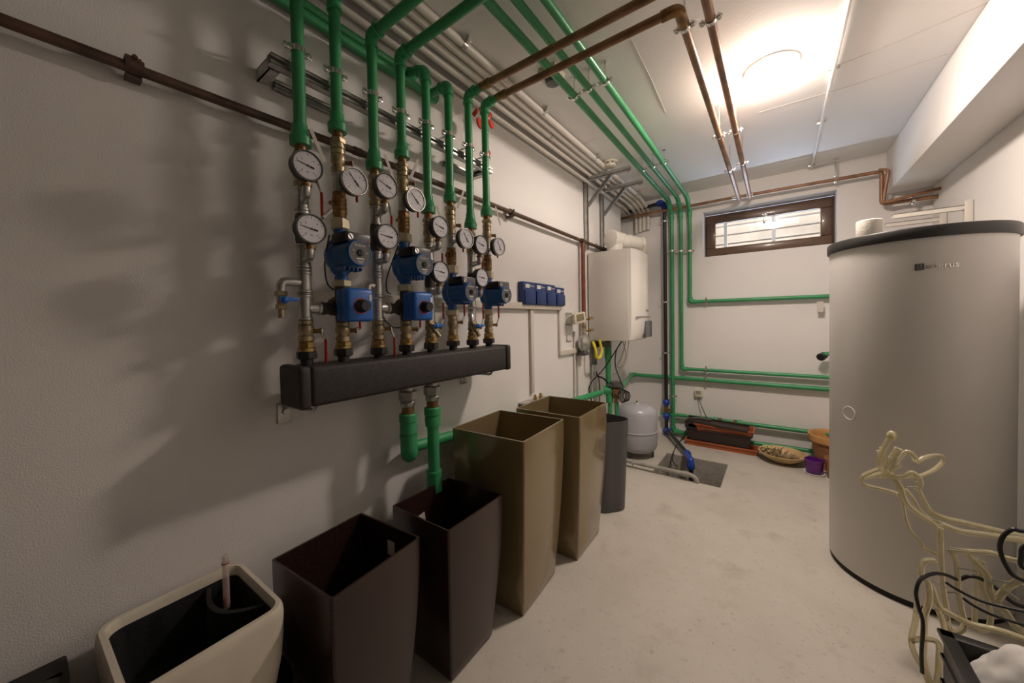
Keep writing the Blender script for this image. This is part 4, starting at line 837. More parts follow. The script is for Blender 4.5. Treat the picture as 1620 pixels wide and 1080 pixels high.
bm = tube(B(), [e1+V((-.02, .02, .0)), e2+V((0, 0, .07)), e2+V((0, 0, .02))], .026, 14, .03); obj('elbow', bm, m_bluefit, t)
for py in (350, 478, 558):
    q = ony(1052, py, YBk); bm = clamp(B(), (XB, YBk, q.z), (0, 0, 1), .0185, (1, 0, 0), (0, 1, 0), .05); obj('clamp', bm, m_chrome, t)
# pump cable in the pit
wire([(XD[0]+.15, YW-.1, .12), onz(1082, 690, .02), onz(1070, 705, .01), onz(1062, 722, .0)+V((0, -.03, -.02)), onz(1062, 735, -.1), onz(1066, 742, -.35)], .004, m_cable, 'thin cable trailing over the floor into the pit')
wire([onz(1066, 715, .01), onz(1064, 728, -.02), onz(1072, 738, -.12), onz(1078, 742, -.3)], .004, m_cable, 'second thin cable curling down inside the pit')
# grey waste pipe on the floor reaching over the pit
a = onz(980, 726, .05); b = onz(1096, 752, .05)
t = thing('grey_waste_pipe', 'grey plastic waste pipe lying on the floor and ending over the pit', 'pipe', a)
d = (b-a).normalized(); a = a-d*.25
obj('pipe', tube(B(), [a, b, b+V((.03, -.0, -.03)), b+V((.03, 0, -.2))], .0165, 16, .02), m_pvc, t)
bm = B(); ring(bm, b-d*.05, d, .0165, .005, .05); ring(bm, a+d*.27, d, .0165, .007, .05); obj('socket', bm, m_pvc, t)
for k in (.55, .9):
    c = a+(b-a)*k*.8; bm = B(); ring(bm, c, d, .0165, .003, .012); cyl(bm, (c.x, c.y, 0), (c.x, c.y, c.z-.02), .005, 8); obj('support_clip', bm, m_zinc, t)
# wall box with cable between the back pipes
q = ony(1105, 622, YB-.03); t = thing('leak_sensor_box', 'small ivory wall box with display and dangling cable above the planters', 'control box', (q.x, YB, q.z-.04))
bm = B(); box(bm, (q.x, YB-.02, q.z), (.075, .04, .075), bev=.005); obj('case', bm, m_ivory, t)
bm = B(); box(bm, (q.x, YB-.0405, q.z+.01), (.045, .002, .035)); obj('display', bm, m_pvc, t)
obj('cable', tube(B(), [(q.x, YB-.03, q.z-.04), (q.x+.03, YB-.06, q.z-.12), (q.x+.10, YB-.09, q.z-.26), (q.x+.16, YB-.12, q.z-.30)], .004, 8, sm=True), m_cable, t)
# spigot peeping out by the tank
q = ony(1294, 564, YW-.06); t = thing('black_stopcock', 'green pipe stub with black stopcock beside the tank on the back wall', 'valve', (q.x, YB, q.z-.03))
obj('pipe', tube(B(), [(q.x+.30, YB-.02, q.z+.09), (q.x+.02, YW-.06, q.z+.012)], .019, 12), m_green, t)
bm = B(); lathe(bm, (q.x+.045, YW-.035, q.z+.014), V((-.6, -.9, -.35)), [(0, 0), (0, .028), (.012, .031), (.02, .027), (.045, .034), (.06, .031), (.062, 0)], 10); obj('stopcock', bm, m_black, t)
q = ony(1297, 483, YW); bm = B(); box(bm, (q.x, YW-.022, q.z-.01), (.045, .002, .09)); obj('paper_tag', bm, m_paper, label='white paper tag hanging from the upper green pipe near the tank', cat='tag')
# white shelf brackets on the right wall behind the tank
for k, (pa, pb, lab) in enumerate((((1412, 343), (1535, 328), 'upper'), ((1400, 357), (1508, 347), 'lower'))):
    y = (3.49, 3.92)[k]; a = ony(pa[0], pa[1], y); b_ = ony(pb[0], pb[1], y)
    t = thing('shelf_bracket', lab+' white metal shelf bracket sticking out from the right wall behind the tank', 'bracket', (XR, y, a.z), 'white brackets behind the tank')
    obj('arm', strut(B(), (a.x, y, a.z), (XR-.002, y, a.z), w_=.03, d=.028, open_=(0, 0, -1)), m_conduit, t)
    bm = B(); box(bm, (XR-.02-.0, y, a.z-.07), (.035, .035, .22), bev=.003); obj('upright', bm, m_conduit, t)
# ------------------------------------------------------------------ tall square planters
def square_pot(name, c, w_, h, rot, m, label, group, inset, sticker=None, wall=.007, depth=.05, cat='planter'):
    c = V(c); R = Euler((0, 0, rot)).to_matrix()
    def loop(bm, half, z, cr):
        vs_ = []
        for sx, sy, a0 in ((1, 1, 0), (-1, 1, 90), (-1, -1, 180), (1, -1, 270)):
            for k in range(4):
                a = math.radians(a0+30*k); vs_.append(bm.verts.new(c+R@V((sx*(half-cr)+cr*math.cos(a), sy*(half-cr)+cr*math.sin(a), z))))
        return vs_
    bm = B(); hw = w_/2; zs = [0, .01]+[h*k/14 for k in range(1, 15)]; loops = []
    def half(z): s = z/h; return hw - inset*max(0, 1-s/.9)**1.5
    for z in zs: loops.append(loop(bm, half(z)-(.004 if z == 0 else 0), z, .008))
    for z in reversed([h]+[max(depth, h*k/7) for k in range(1, 7)]): loops.append(loop(bm, half(z)-wall, z, .006)) if False else None
    for z in [h]+[max(depth, h*k/7) for k in range(6, -1, -1)]:
        loops.append(loop(bm, half(z)-wall, z, .006))
    for a, b in zip(loops, loops[1:]):
        n = len(a)
        for k in range(n): j = (k+1) % n; bm.faces.new((a[k], a[j], b[j], b[k]))
    bm.faces.new(loops[0][::-1]); bm.faces.new(loops[-1])
    bmesh.ops.remove_doubles(bm, verts=bm.verts, dist=1e-5)
    t = thing(name, label, cat, c, group); obj('pot_body', bm, m, t)
    if sticker:
        p, r3 = sticker; bm = B(); box(bm, c+R@V(p), (.001, .035, .05), rot=R@Euler(r3).to_matrix()); obj('inner_sticker', bm, m_paper, t, label='small white sticker inside')
    return t
square_pot('tall_planter', (-1.045, 1.388, 0), .393, .78, .06, m_gpot, 'tall bronze-gold square planter, the nearer of the two gold ones', 'gold planters along the wall', .042)
square_pot('tall_planter', (-1.010, 1.855, 0), .393, .78, .03, m_gpot, 'tall bronze-gold square planter, the farther one beside the slate vase', 'gold planters along the wall', .042, ((-.188, -.05, .70), (0, 0, 0)))
square_pot('square_planter', (-1.045, .977, 0), .305, .575, .02, m_bpot, 'dark brown square planter standing against the first gold one', 'brown planters along the wall', .038, ((-.143, -.015, .46), (.15, 0, 0)))
square_pot('square_planter', (-1.083, .587, 0), .308, .575, .085, m_bpot, 'dark brown square planter next to the cream trough', 'brown planters along the wall', .038, ((.02, .1445, .50), (0, 0, PI/2)))
# slate vase beyond the gold pots
vx, vy = -.935, 2.335; bm = B(); loops = []
for z, r in ((0, .096), (.008, .102), (.15, .108), (.30, .114), (.45, .121), (.60, .128), (.606, .128), (.606, .123), (.30, .108), (.03, .096)):
    loops.append([bm.verts.new((vx+r*(1+.13*math.cos(3*(a-.35)))*math.cos(a), vy+r*(1+.13*math.cos(3*(a-.35)))*math.sin(a), z)) for a in [2*PI*k/48 for k in range(48)]])
for a, b in zip(loops, loops[1:]):
    for k in range(48): j = (k+1) % 48; bm.faces.new((a[k], a[j], b[j], b[k]))
bm.faces.new(loops[0][::-1]); bm.faces.new(loops[-1])
obj('floor_vase', bm, m_slate, label='tall slate grey rounded triangular vase behind the farther gold planter', cat='vase')
# ------------------------------------------------------------------ expansion vessel
vx, vy = -1.055, 3.385; R_ = .178
t = thing('expansion_vessel', 'light grey expansion vessel standing on the floor by the boiler', 'pressure vessel', (vx, vy, 0))
bm = B(); lathe(bm, (vx, vy, .045), (0, 0, 1), [(0, 0), (0, .09), (.012, .14), (.04, .168), (.07, R_), (.20, R_), (.36, R_), (.395, .165), (.42, .135), (.435, .08), (.44, 0)], 44); obj('vessel_body', bm, m_vessel, t)
bm = B(); lathe(bm, (vx, vy, .235), (0, 0, 1), [(0, R_-.001), (.004, R_+.006), (.012, R_+.006), (.016, R_-.001)], 44); obj('seam_band', bm, m_vessel, t)
bm = B(); cyl(bm, (vx, vy, .48), (vx, vy, .492), .02, 16); obj('valve_seat', bm, m_white, t)
bm = B(); cyl(bm, (vx, vy, .488), (vx, vy, .508), .006, 10); obj('valve_cap', bm, m_black, t)
for a in (-1.9, .2, 2.3):
    bm = B(); d = V((math.cos(a), math.sin(a), 0)); box(bm, V((vx, vy, .035))+d*.135, (.02, .045, .07), rot=Euler((0, 0, a)).to_matrix(), bev=.003); obj('foot', bm, m_slate, t)
# ------------------------------------------------------------------ hot water tank
TX, TY, TR, TH = .529, 2.546, .300, 1.605
tk = thing('hot_water_tank', 'large silver-grey cylindrical hot water tank with charcoal lid', 'tank', (TX, TY, 0))
bm = B(); lathe(bm, (TX, TY, .028), (0, 0, 1), [(0, 0), (0, TR-.002), (.004, TR), (TH-.03, TR), (TH-.03, 0)], 120); obj('jacket', bm, m_tank, tk)
bm = B(); lathe(bm, (TX, TY, 0), (0, 0, 1), [(0, 0), (0, TR-.010), (.03, TR-.010), (.03, 0)], 96); obj('base_ring', bm, m_blackm, tk, label='black base ring')
bm = B(); lathe(bm, (TX, TY, TH-.008), (0, 0, 1), [(0, TR-.01), (0, TR+.008), (.003, TR+.010), (.042, TR+.010), (.048, TR+.006), (.050, 0)], 120); obj('lid', bm, m_tankrim, tk, label='charcoal lid')
def on_cyl(c0, zc_):
    def f(v):
        a = c0 + v.x/TR; r_ = TR+.0012+v.z; return V((TX+r_*math.sin(a), TY-r_*math.cos(a), zc_+v.y))
    return f
a0 = math.atan2(.537-TX, -(2.249-TY)); a0 = math.asin(max(-1, min(1, (.537-TX)/TR)))
bm = text(B(), 'uderus', .0335, None, None, .0018, on_cyl(a0+.048, 1.4775)); obj('lettering', bm, mat('satin_chrome', (.88, .87, .85), .22, metal=1), tk, label='raised chrome lettering')
bm = text(B(), 'B', .030, None, None, .0022, on_cyl(a0-.165, 1.4765)); obj('letter', bm, m_steel, tk)  # first letter in duller metal: the chrome's darker reflection put into its colour
bm = B(); 
for k in range(4):
    pass
f = on_cyl(a0-.165, 1.4765); 
vv = [[bm.verts.new(f(V((x, y, z)))) for x, y in ((-.0135, -.0135), (.0135, -.0135), (.0135, .0135), (-.0135, .0135))] for z in (-.001, .0010)]
bm.faces.new(vv[1]); bm.faces.new(vv[0][::-1])
for k in range(4): bm.faces.new((vv[0][k], vv[0][(k+1) % 4], vv[1][(k+1) % 4], vv[1][k]))
obj('badge', bm, m_greyp, tk, label='dark square badge behind the first letter')
q = V((TX-TR*math.cos(.62), TY-TR*math.sin(.62), .80)); n = V((-math.cos(.62), -math.sin(.62), 0))
bm = B(); lathe(bm, q-n*.004, n, [(0, .034), (.0055, .034), (.0062, .031), (.0055, .028), (0, .026)], 28); obj('inspection_cap', bm, m_tank, tk)
rx, ry = .372, 2.50
bm = B(); lathe(bm, (rx, ry, TH+.042), (0, 0, 1), [(0, .02), (0, .046), (.003, .048), (.094, .048), (.098, .045), (.098, .022), (.06, .02), (0, .02)], 36); obj('toilet_roll', bm, m_roll, label='white toilet roll standing on the tank lid', cat='toilet roll')
# ------------------------------------------------------------------ window boxes on the floor by the back wall
def trough(bm, c, L, W_, h, rot, tap=.82, wall=.006, rim=.010):
    """open trough with outward rim"""
    c = V(c); R = rot if isinstance(rot, M) else Euler(rot).to_matrix(); lps = []
    def lp(l, w2, z): return [bm.verts.new(c+R@V((sx*l/2, sy*w2/2, z))) for sx, sy in ((-1, -1), (1, -1), (1, 1), (-1, 1))]
    lps = [lp(L*tap, W_*tap, 0), lp(L, W_, h-.012), lp(L+rim*2, W_+rim*2, h-.012), lp(L+rim*2, W_+rim*2, h), lp(L-wall, W_-wall, h), lp(L*tap-wall, W_*tap-wall, wall)]
    for a, b in zip(lps, lps[1:]):
        for k in range(4): j = (k+1) % 4; bm.faces.new((a[k], a[j], b[j], b[k]))
    bm.faces.new(lps[0][::-1]); bm.faces.new(lps[-1]); return bm
obj('planter_tray', trough(B(), (-.44, 4.015, 0), .60, .15, .052, (0, 0, -.01), .97), m_terra, label='long terracotta drip tray on the floor under the window boxes', cat='tray')
obj('window_box', trough(B(), (-.465, 4.02, .008), .55, .13, .165, (0, .02, -.02), .88), m_choc, label='dark brown window box standing in the terracotta tray', cat='window box')
obj('window_box', trough(B(), (-.415, 4.01, .160), .48, .125, .07, (math.radians(6), math.radians(1), .02), .9), m_terra, label='terracotta window box lying on top of the dark brown one', cat='window box')
bm = B(); R3 = Euler((math.radians(10), math.radians(1.5), -.06)); box(bm, (-.475, 3.995, .232), (.53, .135, .012), rot=R3, bev=.003)
for dy in (-.062, .062): box(bm, V((-.475, 3.995, .232))+R3.to_matrix()@V((0, dy, .008)), (.53, .010, .022), rot=R3, bev=.003)
obj('box_lid', bm, m_choc, label='dark brown tray lid lying askew on top of the window boxes', cat='lid')
t = thing('cable_strap', 'black curved strap lying on the left end of the window boxes', 'strap', (-.7, 3.99, .22)); obj('strap', tube(B(), [(-.74, 3.95, .18), (-.735, 3.96, .235), (-.68, 3.97, .265), (-.60, 3.99, .268), (-.52, 4.0, .262)], .011, 8, sm=True), m_choc, t)
# shallow bowl with dried plant
bt = thing('plant_bowl', 'shallow yellow terracotta bowl holding a dried succulent', 'bowl', (.04, 3.92, 0))
bm = B(); lathe(bm, (.04, 3.92, 0), (0, 0, 1), [(0, 0), (0, .07), (.01, .09), (.05, .150), (.078, .176), (.084, .176), (.084, .168), (.05, .142), (.016, .085), (.012, 0)], 40); obj('bowl_body', bm, m_bowl, bt)
bm = B(); lathe(bm, (.04, 3.92, .02), (0, 0, 1), [(0, 0), (0, .10), (.012, .11), (.02, .08), (.024, 0)], 20); obj('soil', bm, m_plant, bt)
dpt = thing('dried_plant', 'withered plant heap in the yellow bowl', 'plant', (.02, 3.90, .03)); bm = B(); random.seed(3)
for k in range(46):
    a = random.uniform(0, 2*PI); r = random.uniform(.0, .10); x = -.01+r*math.cos(a)*1.1; y = 3.90+r*math.sin(a)*.8; z = .045; l = random.uniform(.03, .07)
    e = V((x+random.uniform(-.04, .04), y+random.uniform(-.04, .04), z+l)); tube(bm, [(x, y, z), ((x+e.x)/2+random.uniform(-.012, .012), (y+e.y)/2, z+l*.7), e], [.009, .007, .004], 6, sm=True)
obj('leaves', bm, m_plant, dpt)
bm = B()
for k in range(8): sphere(bm, (-.07+random.uniform(-.03, .03), 3.88+random.uniform(-.03, .03), .09+random.uniform(0, .035)), random.uniform(.009, .016), seg=8, rings=6)
obj('buds', bm, m_sage, dpt, label='pale yellow buds')
for k, (x, y) in enumerate(((.12, 3.86), (.06, 3.84))):
    bm = B(); sphere(bm, (x, y, .075), .032, (1.2, .8, .7), 12, 8); obj('dry_bulb', bm, m_plant, label='brown dried bulb in the yellow bowl, '+('right one' if k == 0 else 'middle one'), cat='bulb')
# purple pot and saucer
px_, py_ = .245, 3.755
obj('saucer', lathe(B(), (px_, py_, 0), (0, 0, 1), [(0, 0), (0, .055), (.004, .066), (.014, .069), (.014, .065), (.006, .055), (.005, 0)], 32), m_white, label='white saucer under the purple pot', cat='saucer')
obj('plant_pot', lathe(B(), (px_, py_, .0065), (0, 0, 1), [(0, 0), (0, .050), (.005, .054), (.095, .060), (.098, .063), (.112, .064), (.112, .058), (.095, .055), (.012, .048), (.012, 0)], 36), m_purple, label='small glossy purple plant pot by the tank', cat='plant pot')
# honey coloured basket and wicker pot
t = thing('wicker_basket', 'round wicker basket with a honey-coloured rim, half hidden by the tank', 'basket', (.40, 3.98, 0))
bm = B(); n = 44; rows = []
for q in range(20):
    z = .262*q/19; r = .125+.045*(z/.26)**1.1
    rows.append([bm.verts.new((.40+(r+.004*math.sin(k*PI*2/4+q*PI))*math.cos(2*PI*k/n), 3.98+(r+.004*math.sin(k*PI*2/4+q*PI))*math.sin(2*PI*k/n), z)) for k in range(n)])
for a, b in zip(rows, rows[1:]):
    for k in range(n): j = (k+1) % n; bm.faces.new((a[k], a[j], b[j], b[k]))
bm.faces.new(rows[0][::-1]); obj('woven_wall', bm, m_wick, t)
bm = B(); lathe(bm, (.40, 3.98, .225), (0, 0, 1), [(0, .163), (.0, .178), (.05, .186), (.056, .184), (.058, .176), (.05, .168), (.03, .160), (-.05, .15), (-.05, 0)], 44); obj('rim', bm, m_rattan, t, label='smooth honey-coloured rim and lining')
t = thing('wicker_pot', 'small brown wicker pot in front of the basket by the tank', 'plant pot', (.372, 3.74, 0))
obj('woven_wall', lathe(B(), (.372, 3.74, .012), (0, 0, 1), [(0, 0), (0, .050), (.13, .066), (.14, .070), (.146, .066), (.13, .060), (.02, .045), (.02, 0)], 28), m_wick, t)
obj('foot_ring', lathe(B(), (.372, 3.74, 0), (0, 0, 1), [(0, 0), (0, .048), (.013, .048), (.013, 0)], 24), m_slate, t)
# ------------------------------------------------------------------ cream trough and the dark things at lower left
t = thing('cream_planter', 'cream rounded planter with black liner standing nearest the camera', 'planter', (-1.17, .235, 0))
def rloop(bm, c, hx, hy, z, cr, rot=0, n=5):
    out = []; R = Euler((0, 0, rot)).to_matrix()
    for sx, sy, a0 in ((1, 1, 0), (-1, 1, 90), (-1, -1, 180), (1, -1, 270)):
        for k in range(n+1):
            a = math.radians(a0+90*k/n); out.append(bm.verts.new(V((c[0], c[1], 0))+R@V((sx*(hx-cr)+cr*math.cos(a), sy*(hy-cr)+cr*math.sin(a), z))))
    return out
def skin(bm, L, cap0=True, cap1=True):
    for a, b in zip(L, L[1:]):
        n = len(a)
        for k in range(n): j = (k+1) % n; bm.faces.new((a[k], a[j], b[j], b[k]))
    if cap0: bm.faces.new(L[0][::-1])
    if cap1: bm.faces.new(L[-1])
    return bm
cc = (-1.172, .232); hx, hy = .162, .150; zt = .56; rt_ = .03
bm = B(); L = []
for z, k in ((.0, .50), (.01, .54), (.15, .60), (.24, .72), (.30, .82), (.36, .91), (.42, .965), (.48, .99), (.535, 1.0), (.552, .99), (.56, .965)): L.append(rloop(bm, cc, hx*k, hy*k, z, .04, rt_))
for z, k in ((.56, .90), (.552, .875), (.50, .85), (.48, .84)): L.append(rloop(bm, cc, hx*k, hy*k, z, .03, rt_))
skin(bm, L, True, False); obj('pot_body', bm, m_cpl, t)
bm = B(); L = []
for z, k in ((.535, .872), (.538, .85), (.50, .83), (.40, .77)): L.append(rloop(bm, cc, hx*k, hy*k, z, .03, rt_))
skin(bm, L, False, True); obj('liner', bm, m_liner, t, label='black plastic liner')
# curved water shaft in the far corner with gauge
bm = B(); c0 = V((cc[0]-.055, cc[1]+.075, 0)); pts = []
for z, r in ((.37, .07), (.530, .078), (.533, .074), (.47, .07)):
    pts.append([bm.verts.new((c0.x+.075+ -r*1.7*math.sin(a)*1.0+.03, c0.y+.035-r*math.cos(a)*.0 - .052*math.sin(a)-.0+.0, z)) for a in [PI*k/12 for k in range(13)]]) if False else None
bm = B(); A = V((cc[0]-.135, cc[1]+.055, 0)); Bq = V((cc[0]+.07, cc[1]+.125, 0)); N = 12
rows = []
for z in (.41, .532):
    rows.append([bm.verts.new(A*(1-k/N)+Bq*(k/N)+V((.025*math.sin(PI*k/N), -.045*math.sin(PI*k/N), z))) for k in range(N+1)])
rows2 = [[bm.verts.new(v.co+V((-.006, .012, 0))) for v in r] for r in rows]
for k in range(N):
    bm.faces.new((rows[0][k], rows[0][k+1], rows[1][k+1], rows[1][k])); bm.faces.new((rows2[0][k+1], rows2[0][k], rows2[1][k], rows2[1][k+1])); bm.faces.new((rows[1][k], rows[1][k+1], rows2[1][k+1], rows2[1][k]))
obj('shaft_wall', bm, m_liner, t)
gx = onx(357, 905, cc[0]-.055)
bm = B(); lathe(bm, (gx.x, gx.y, .50), (0, 0, 1), [(0, 0), (0, .008), (.140, .008), (.147, .006), (.149, 0)], 14); g = obj('water_gauge', bm, m_tube, t, label='clear water level tube')
bm = B(); cyl(bm, (gx.x, gx.y, .505), (gx.x, gx.y, .530), .005, 10); ring(bm, (gx.x, gx.y, .625), (0, 0, 1), .0081, .0006, .003); obj('float', bm, m_red, g, label='reddish float and mark')
# glossy black pot in which the cream planter stands
bm = B(); lathe(bm, (-1.165, .245, 0), (0, 0, 1), [(0, 0), (0, .13), (.02, .145), (.2, .172), (.265, .178), (.272, .188), (.29, .190), (.292, .184), (.27, .176), (.2, .166), (.03, .14), (.005, .12), (.005, 0)], 48); obj('black_pot', bm, mat('gloss_black', (.008, .008, .009), .12, coat=.5), label='glossy black round pot that the cream planter stands in', cat='plant pot')
# low black box with a dark cloth bag beyond the left edge
bm = B(); box(bm, (XL+.17, -.32, .25), (.33, .72, .50), bev=.006); obj('storage_box', bm, m_blackm, label='low black box against the wall at the lower left corner', cat='box')
bm = B(); N = 18; rows = []
for i in range(N+1):
    row = []
    for j in range(N+1):
        u, v = i/N, j/N; x = XL+.075+.27*u; y = -.66+.69*v
        e = min(u, 1-u, v, 1-v); z = .505+.035*min(1, e*5)+.012*math.sin(9*u+5*v)+.010*math.sin(17*v-6*u)+(.012*math.sin(31*u+13*v))
        if e == 0: z = .502
        row.append(bm.verts.new((x, y, max(.503, z))))
    rows.append(row)
for i in range(N):
    for j in range(N): bm.faces.new((rows[i][j], rows[i+1][j], rows[i+1][j+1], rows[i][j+1]))
bt_ = [rows[i][0] for i in range(N+1)]+[rows[N][j] for j in range(1, N+1)]+[rows[i][N] for i in range(N-1, -1, -1)]+[rows[0][j] for j in range(N-1, 0, -1)]
bm.faces.new(bt_); obj('cloth_bag', bm, m_bag, label='crumpled dark cloth bag lying on the low black box', cat='bag')
# ------------------------------------------------------------------ rope light reindeer
rd = thing('rope_light_reindeer', 'clear rope-light reindeer figure facing left in front of the tank', 'christmas decoration', (.48, 2.0, 0))
YD = 2.0
def c5(p, Y=YD): return ony(1350+p[0]/5.685, 670+p[1]/5.685, Y)
def c4(p, Y=YD): return ony(1400+p[0]/4.155, 820+p[1]/4.155, Y)
def rope(name, pts, r=.0085, m=None): return obj(name, tube(B(), pts, r, 9, sm=True), m or m_rope, rd)
rope('head_outline', [c5((88, 470), 1.99), c5((150, 440), 1.99), c5((240, 412), 1.98), c5((320, 440), 1.98), c5((380, 500), 1.98), c5((420, 590), 1.98)])
rope('head_outline', [c5((90, 485), 2.03), c5((160, 470), 2.04), c5((250, 450), 2.05), c5((330, 470), 2.05), c5((430, 540), 2.05)])
rope('jaw', [c5((88, 470), 2.0), c5((75, 510), 2.0), c5((95, 545), 2.0), c5((150, 565), 2.0), c5((240, 585), 2.0), c5((390, 625), 2.0)], .0075)
rope('ear', [c5((240, 470), 1.98), c5((360, 480), 1.96), c5((470, 470), 1.95), c5((530, 440), 1.95), c5((590, 490), 1.95), c5((605, 560), 1.96), c5((560, 590), 1.97)], .0085)
rope('neck_tube', [c5((340, 465), 1.98), c5((420, 560), 1.98), c5((450, 650), 1.98), c5((500, 740), 1.98), c5((600, 820), 1.98), c5((700, 885), 1.98), c5((765, 950), 1.98), c4((365, 130), 1.97)], .0095)
rope('neck_tube', [c5((500, 430), 2.03), c5((570, 490), 2.03), c5((590, 600), 2.03), c5((640, 700), 2.03), c5((700, 790), 2.03), c5((830, 850), 2.03)], .0085)
rope('neck_tube', [c5((470, 590), 2.06), c5((540, 680), 2.06), c5((600, 780), 2.06), c5((700, 860), 2.06), c5((820, 900), 2.05)], .007)
rope('chest_line', [c5((400, 625), 1.99), c5((440, 700), 1.99), c5((470, 850), 2.0), c5((520, 970), 2.0), c5((610, 1070), 2.0), c4((250, 190), 2.0), c4((355, 240), 1.99)], .006)
rope('back_tube', [c5((700, 800), 2.02), c5((840, 855), 2.02), c5((1000, 890), 2.03), c5((1350, 975), 2.05), c5((1535, 1020), 2.06), ony(1680, 868, 2.08)], .0095)
rope('back_tube', [c5((790, 900), 1.98), c5((960, 965), 1.98), c5((1200, 1000), 1.97), c5((1400, 1030), 1.96), c5((1540, 1055), 1.95), ony(1680, 880, 1.93)], .0095)
rope('belly_tube', [c4((400, 200), 1.99), c4((550, 215), 1.99), c4((700, 225), 1.98), c4((800, 260), 1.97), c4((914, 285), 1.96), ony(1690, 900, 1.95)], .0085)
rope('antler', [c5((300, 450), 1.97), c5((245, 390), 1.95), c5((240, 320), 1.94), c5((290, 200), 1.93), c5((345, 105), 1.92)], .0095)
for a, b in (((240, 330), (225, 240)), ((262, 260), (250, 215)), ((285, 420), (330, 300)), ((330, 300), (385, 215)), ((330, 430), (380, 290)), ((380, 290), (420, 228)), ((360, 400), (420, 380)), ((300, 370), (270, 310))):
    rope('antler_tine', [c5(a, 1.96), c5(((a[0]+b[0])/2+8, (a[1]+b[1])/2), 1.955), c5(b, 1.95)], .006)
bm = B(); sphere(bm, c5((345, 108), 1.92), .015, (1, 1, 1.3), 12, 8); obj('antler_tip', bm, m_rope, rd)
rope('antler', [c5((340, 450), 2.04), c5((360, 390), 2.04), c5((430, 290), 2.05), c5((480, 252), 2.05), c5((530, 275), 2.05), c5((572, 345), 2.05)], .0085)
rope('antler', [c5((572, 345), 2.06), c5((650, 300), 2.08), c5((760, 285), 2.12), c5((815, 310), 2.15), c5((790, 360), 2.15), c5((700, 430), 2.12), c5((580, 475), 2.07), c5((460, 480), 2.04)], .0075)
rope('leg', [c4((365, 60), 1.97), c4((368, 250), 1.97), c4((380, 450), 1.97), c4((405, 600), 1.97), c4((412, 700), 1.97), c4((450, 745), 1.97), c4((500, 735), 1.97), c4((525, 690), 1.97), c4((505, 600), 1.97), c4((480, 450), 1.97), c4((470, 300), 1.98), c4((440, 220), 1.99)], .009)
rope('leg', [c4((330, 275), 1.86), c4((255, 285), 1.85), c4((240, 360), 1.84), c4((285, 430), 1.84), c4((290, 540), 1.83), c4((262, 640), 1.83), c4((255, 800), 1.82), c4((255, 940), 1.82), c4((300, 1080), 1.82)], .009)
rope('leg', [c4((215, 560), 1.80), c4((200, 680), 1.80), c4((175, 800), 1.80), c4((200, 900), 1.80), c4((260, 1000), 1.80), c4((290, 1080), 1.80), c4((340, 1075), 1.80), c4((355, 940), 1.80), c4((350, 820), 1.80), c4((260, 790), 1.80), c4((170, 800), 1.80)], .0085)
rope('leg', [c4((300, 430), 1.90), c4((345, 560), 1.89), c4((400, 610), 1.88), c4((560, 690), 1.86), c4((750, 735), 1.85), c4((914, 790), 1.84), ony(1700, 1040, 1.84)], .0095)
rope('leg', [c4((345, 590), 1.92), c4((380, 680), 1.91), c4((395, 760), 1.90)], .008)
rope('leg', [c4((540, 240), 2.0), c4((620, 310), 2.0), c4((675, 380), 2.0), c4((690, 480), 1.99), c4((740, 560), 1.98), c4((800, 620), 1.97), c4((850, 700), 1.96), c4((900, 740), 1.96)], .0105)
rope('leg', [c4((735, 540), 1.98), c4((790, 470), 1.97), c4((860, 420), 1.96), c4((960, 390), 1.95), ony(1680, 905, 1.95)], .0105)
rope('leg', [c4((600, 260), 2.08), c4((600, 450), 2.08), c4((590, 620), 2.08), c4((600, 720), 2.08), c4((680, 720), 2.08), c4((690, 600), 2.08), c4((640, 420), 2.08), c4((640, 280), 2.08)], .008)
for a, b in (((220, 375), (400, 450)), ((410, 190), (550, 210)), ((700, 400), (914, 440)), ((480, 325), (610, 350)), ((690, 410), (880, 530)), ((830, 590), (914, 600)), ((410, 485), (490, 490))):
    rope('wire_frame', [c4(a, 1.955), c4(((a[0]+b[0])/2, (a[1]+b[1])/2-2), 1.955), c4(b, 1.955)], .0026, m_wire)
for a, b in (((430, 515), (480, 570)), ((460, 570), (580, 570)), ((290, 500), (430, 478)), ((555, 525), (600, 525))):
    rope('wire_frame', [c5(a, 1.965), c5(((a[0]+b[0])/2, (a[1]+b[1])/2-1), 1.965), c5(b, 1.965)], .0026, m_wire)
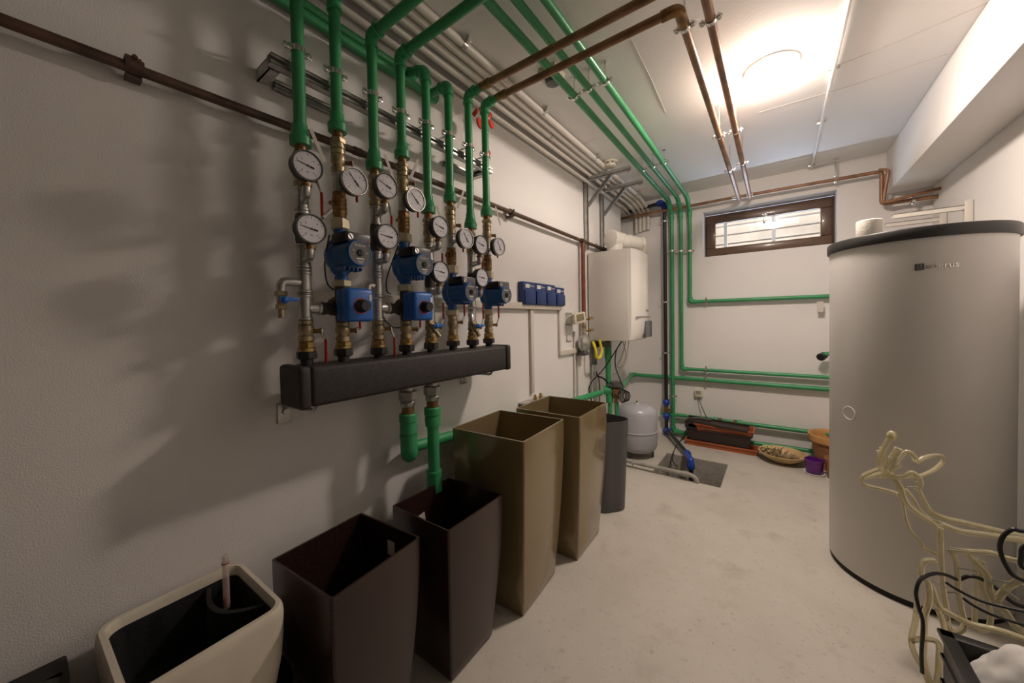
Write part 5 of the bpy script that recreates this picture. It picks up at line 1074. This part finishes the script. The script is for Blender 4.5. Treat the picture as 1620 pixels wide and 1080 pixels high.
# black supply leads tangled round the figure
def lead(pts, r, lab): wire(pts, r, m_cable, lab)
lead([c4((470, 400), 1.93), c4((400, 370), 1.90), c4((320, 362), 1.86), c4((235, 400), 1.82), c4((205, 480), 1.80), c4((218, 570), 1.785), c4((250, 690), 1.78), c4((240, 880), 1.78), c4((245, 1015), 1.78)], .0055, 'black lead arching down the near side of the reindeer')
lead([c4((400, 420), 1.93), c4((480, 470), 1.93), c4((640, 545), 1.92), c4((914, 612), 1.90), ony(1700, 985, 1.88)], .0045, 'black lead running right behind the reindeer legs, upper one')
lead([c4((515, 525), 1.90), c4((580, 570), 1.90), c4((700, 630), 1.89), c4((914, 700), 1.87), ony(1700, 1010, 1.86)], .0045, 'black lead running right behind the reindeer legs, lower one')
lead([c4((490, 400), 2.03), c4((560, 378), 2.03), c4((650, 405), 2.03), c4((760, 480), 2.03), c4((880, 570), 2.02), ony(1700, 975, 2.02)], .0065, 'thick black lead between the reindeer and the tank')
lead([ony(1700, 842, 1.9), ony(1620, 840, 1.9), ony(1603, 837, 1.9), ony(1587, 848, 1.9), ony(1582, 868, 1.9), ony(1592, 895, 1.9), ony(1612, 915, 1.9), ony(1680, 935, 1.9)], .0062, 'black lead looping over the reindeer back')
lead([ony(1690, 850, 1.88), ony(1625, 862, 1.88), ony(1616, 880, 1.88), ony(1622, 900, 1.88), ony(1690, 915, 1.88)], .0062, 'second black lead loop at the right edge over the reindeer')
# ------------------------------------------------------------------ open black crate with a white sack
t = thing('black_crate', 'open black plastic crate in the lower right corner', 'crate', (.64, 1.45, 0))
bm = B(); box(bm, (.645, 1.44, .01), (.46, .44, .02)); obj('crate_base', bm, m_black, t)
for c, s in (((.42, 1.44, .15), (.012, .44, .29)), ((.87, 1.44, .15), (.012, .44, .29)), ((.645, 1.655, .15), (.46, .012, .29)), ((.645, 1.225, .15), (.46, .012, .29))):
    bm = B(); box(bm, c, s, bev=.003)
    for k in range(3): box(bm, (c[0], c[1], .06+k*.08), (s[0]+.01, s[1]+.01, .008))
    box(bm, (c[0], c[1], .29), (s[0]+.022, s[1]+.022, .014), bev=.003); obj('crate_side', bm, m_black, t)
bm = B(); sphere(bm, (.57, 1.52, .20), .215, (.70, .62, .92), 72, 44)
for v in bm.verts:
    d = v.co-V((.57, 1.52, .20)); k = 1+.16*noise.noise(d*7)+.10*(abs(noise.noise(d*14+V((3, 1, 2))))-.2)+.04*noise.noise(d*34)
    v.co = V((.57, 1.52, .20))+d*k; v.co.z = max(.022, v.co.z); v.co.x = max(.43, min(.86, v.co.x)); v.co.y = max(1.24, min(1.64, v.co.y))
obj('white_sack', bm, m_bagw, label='crumpled white sack stuffed in the black crate', cat='sack')
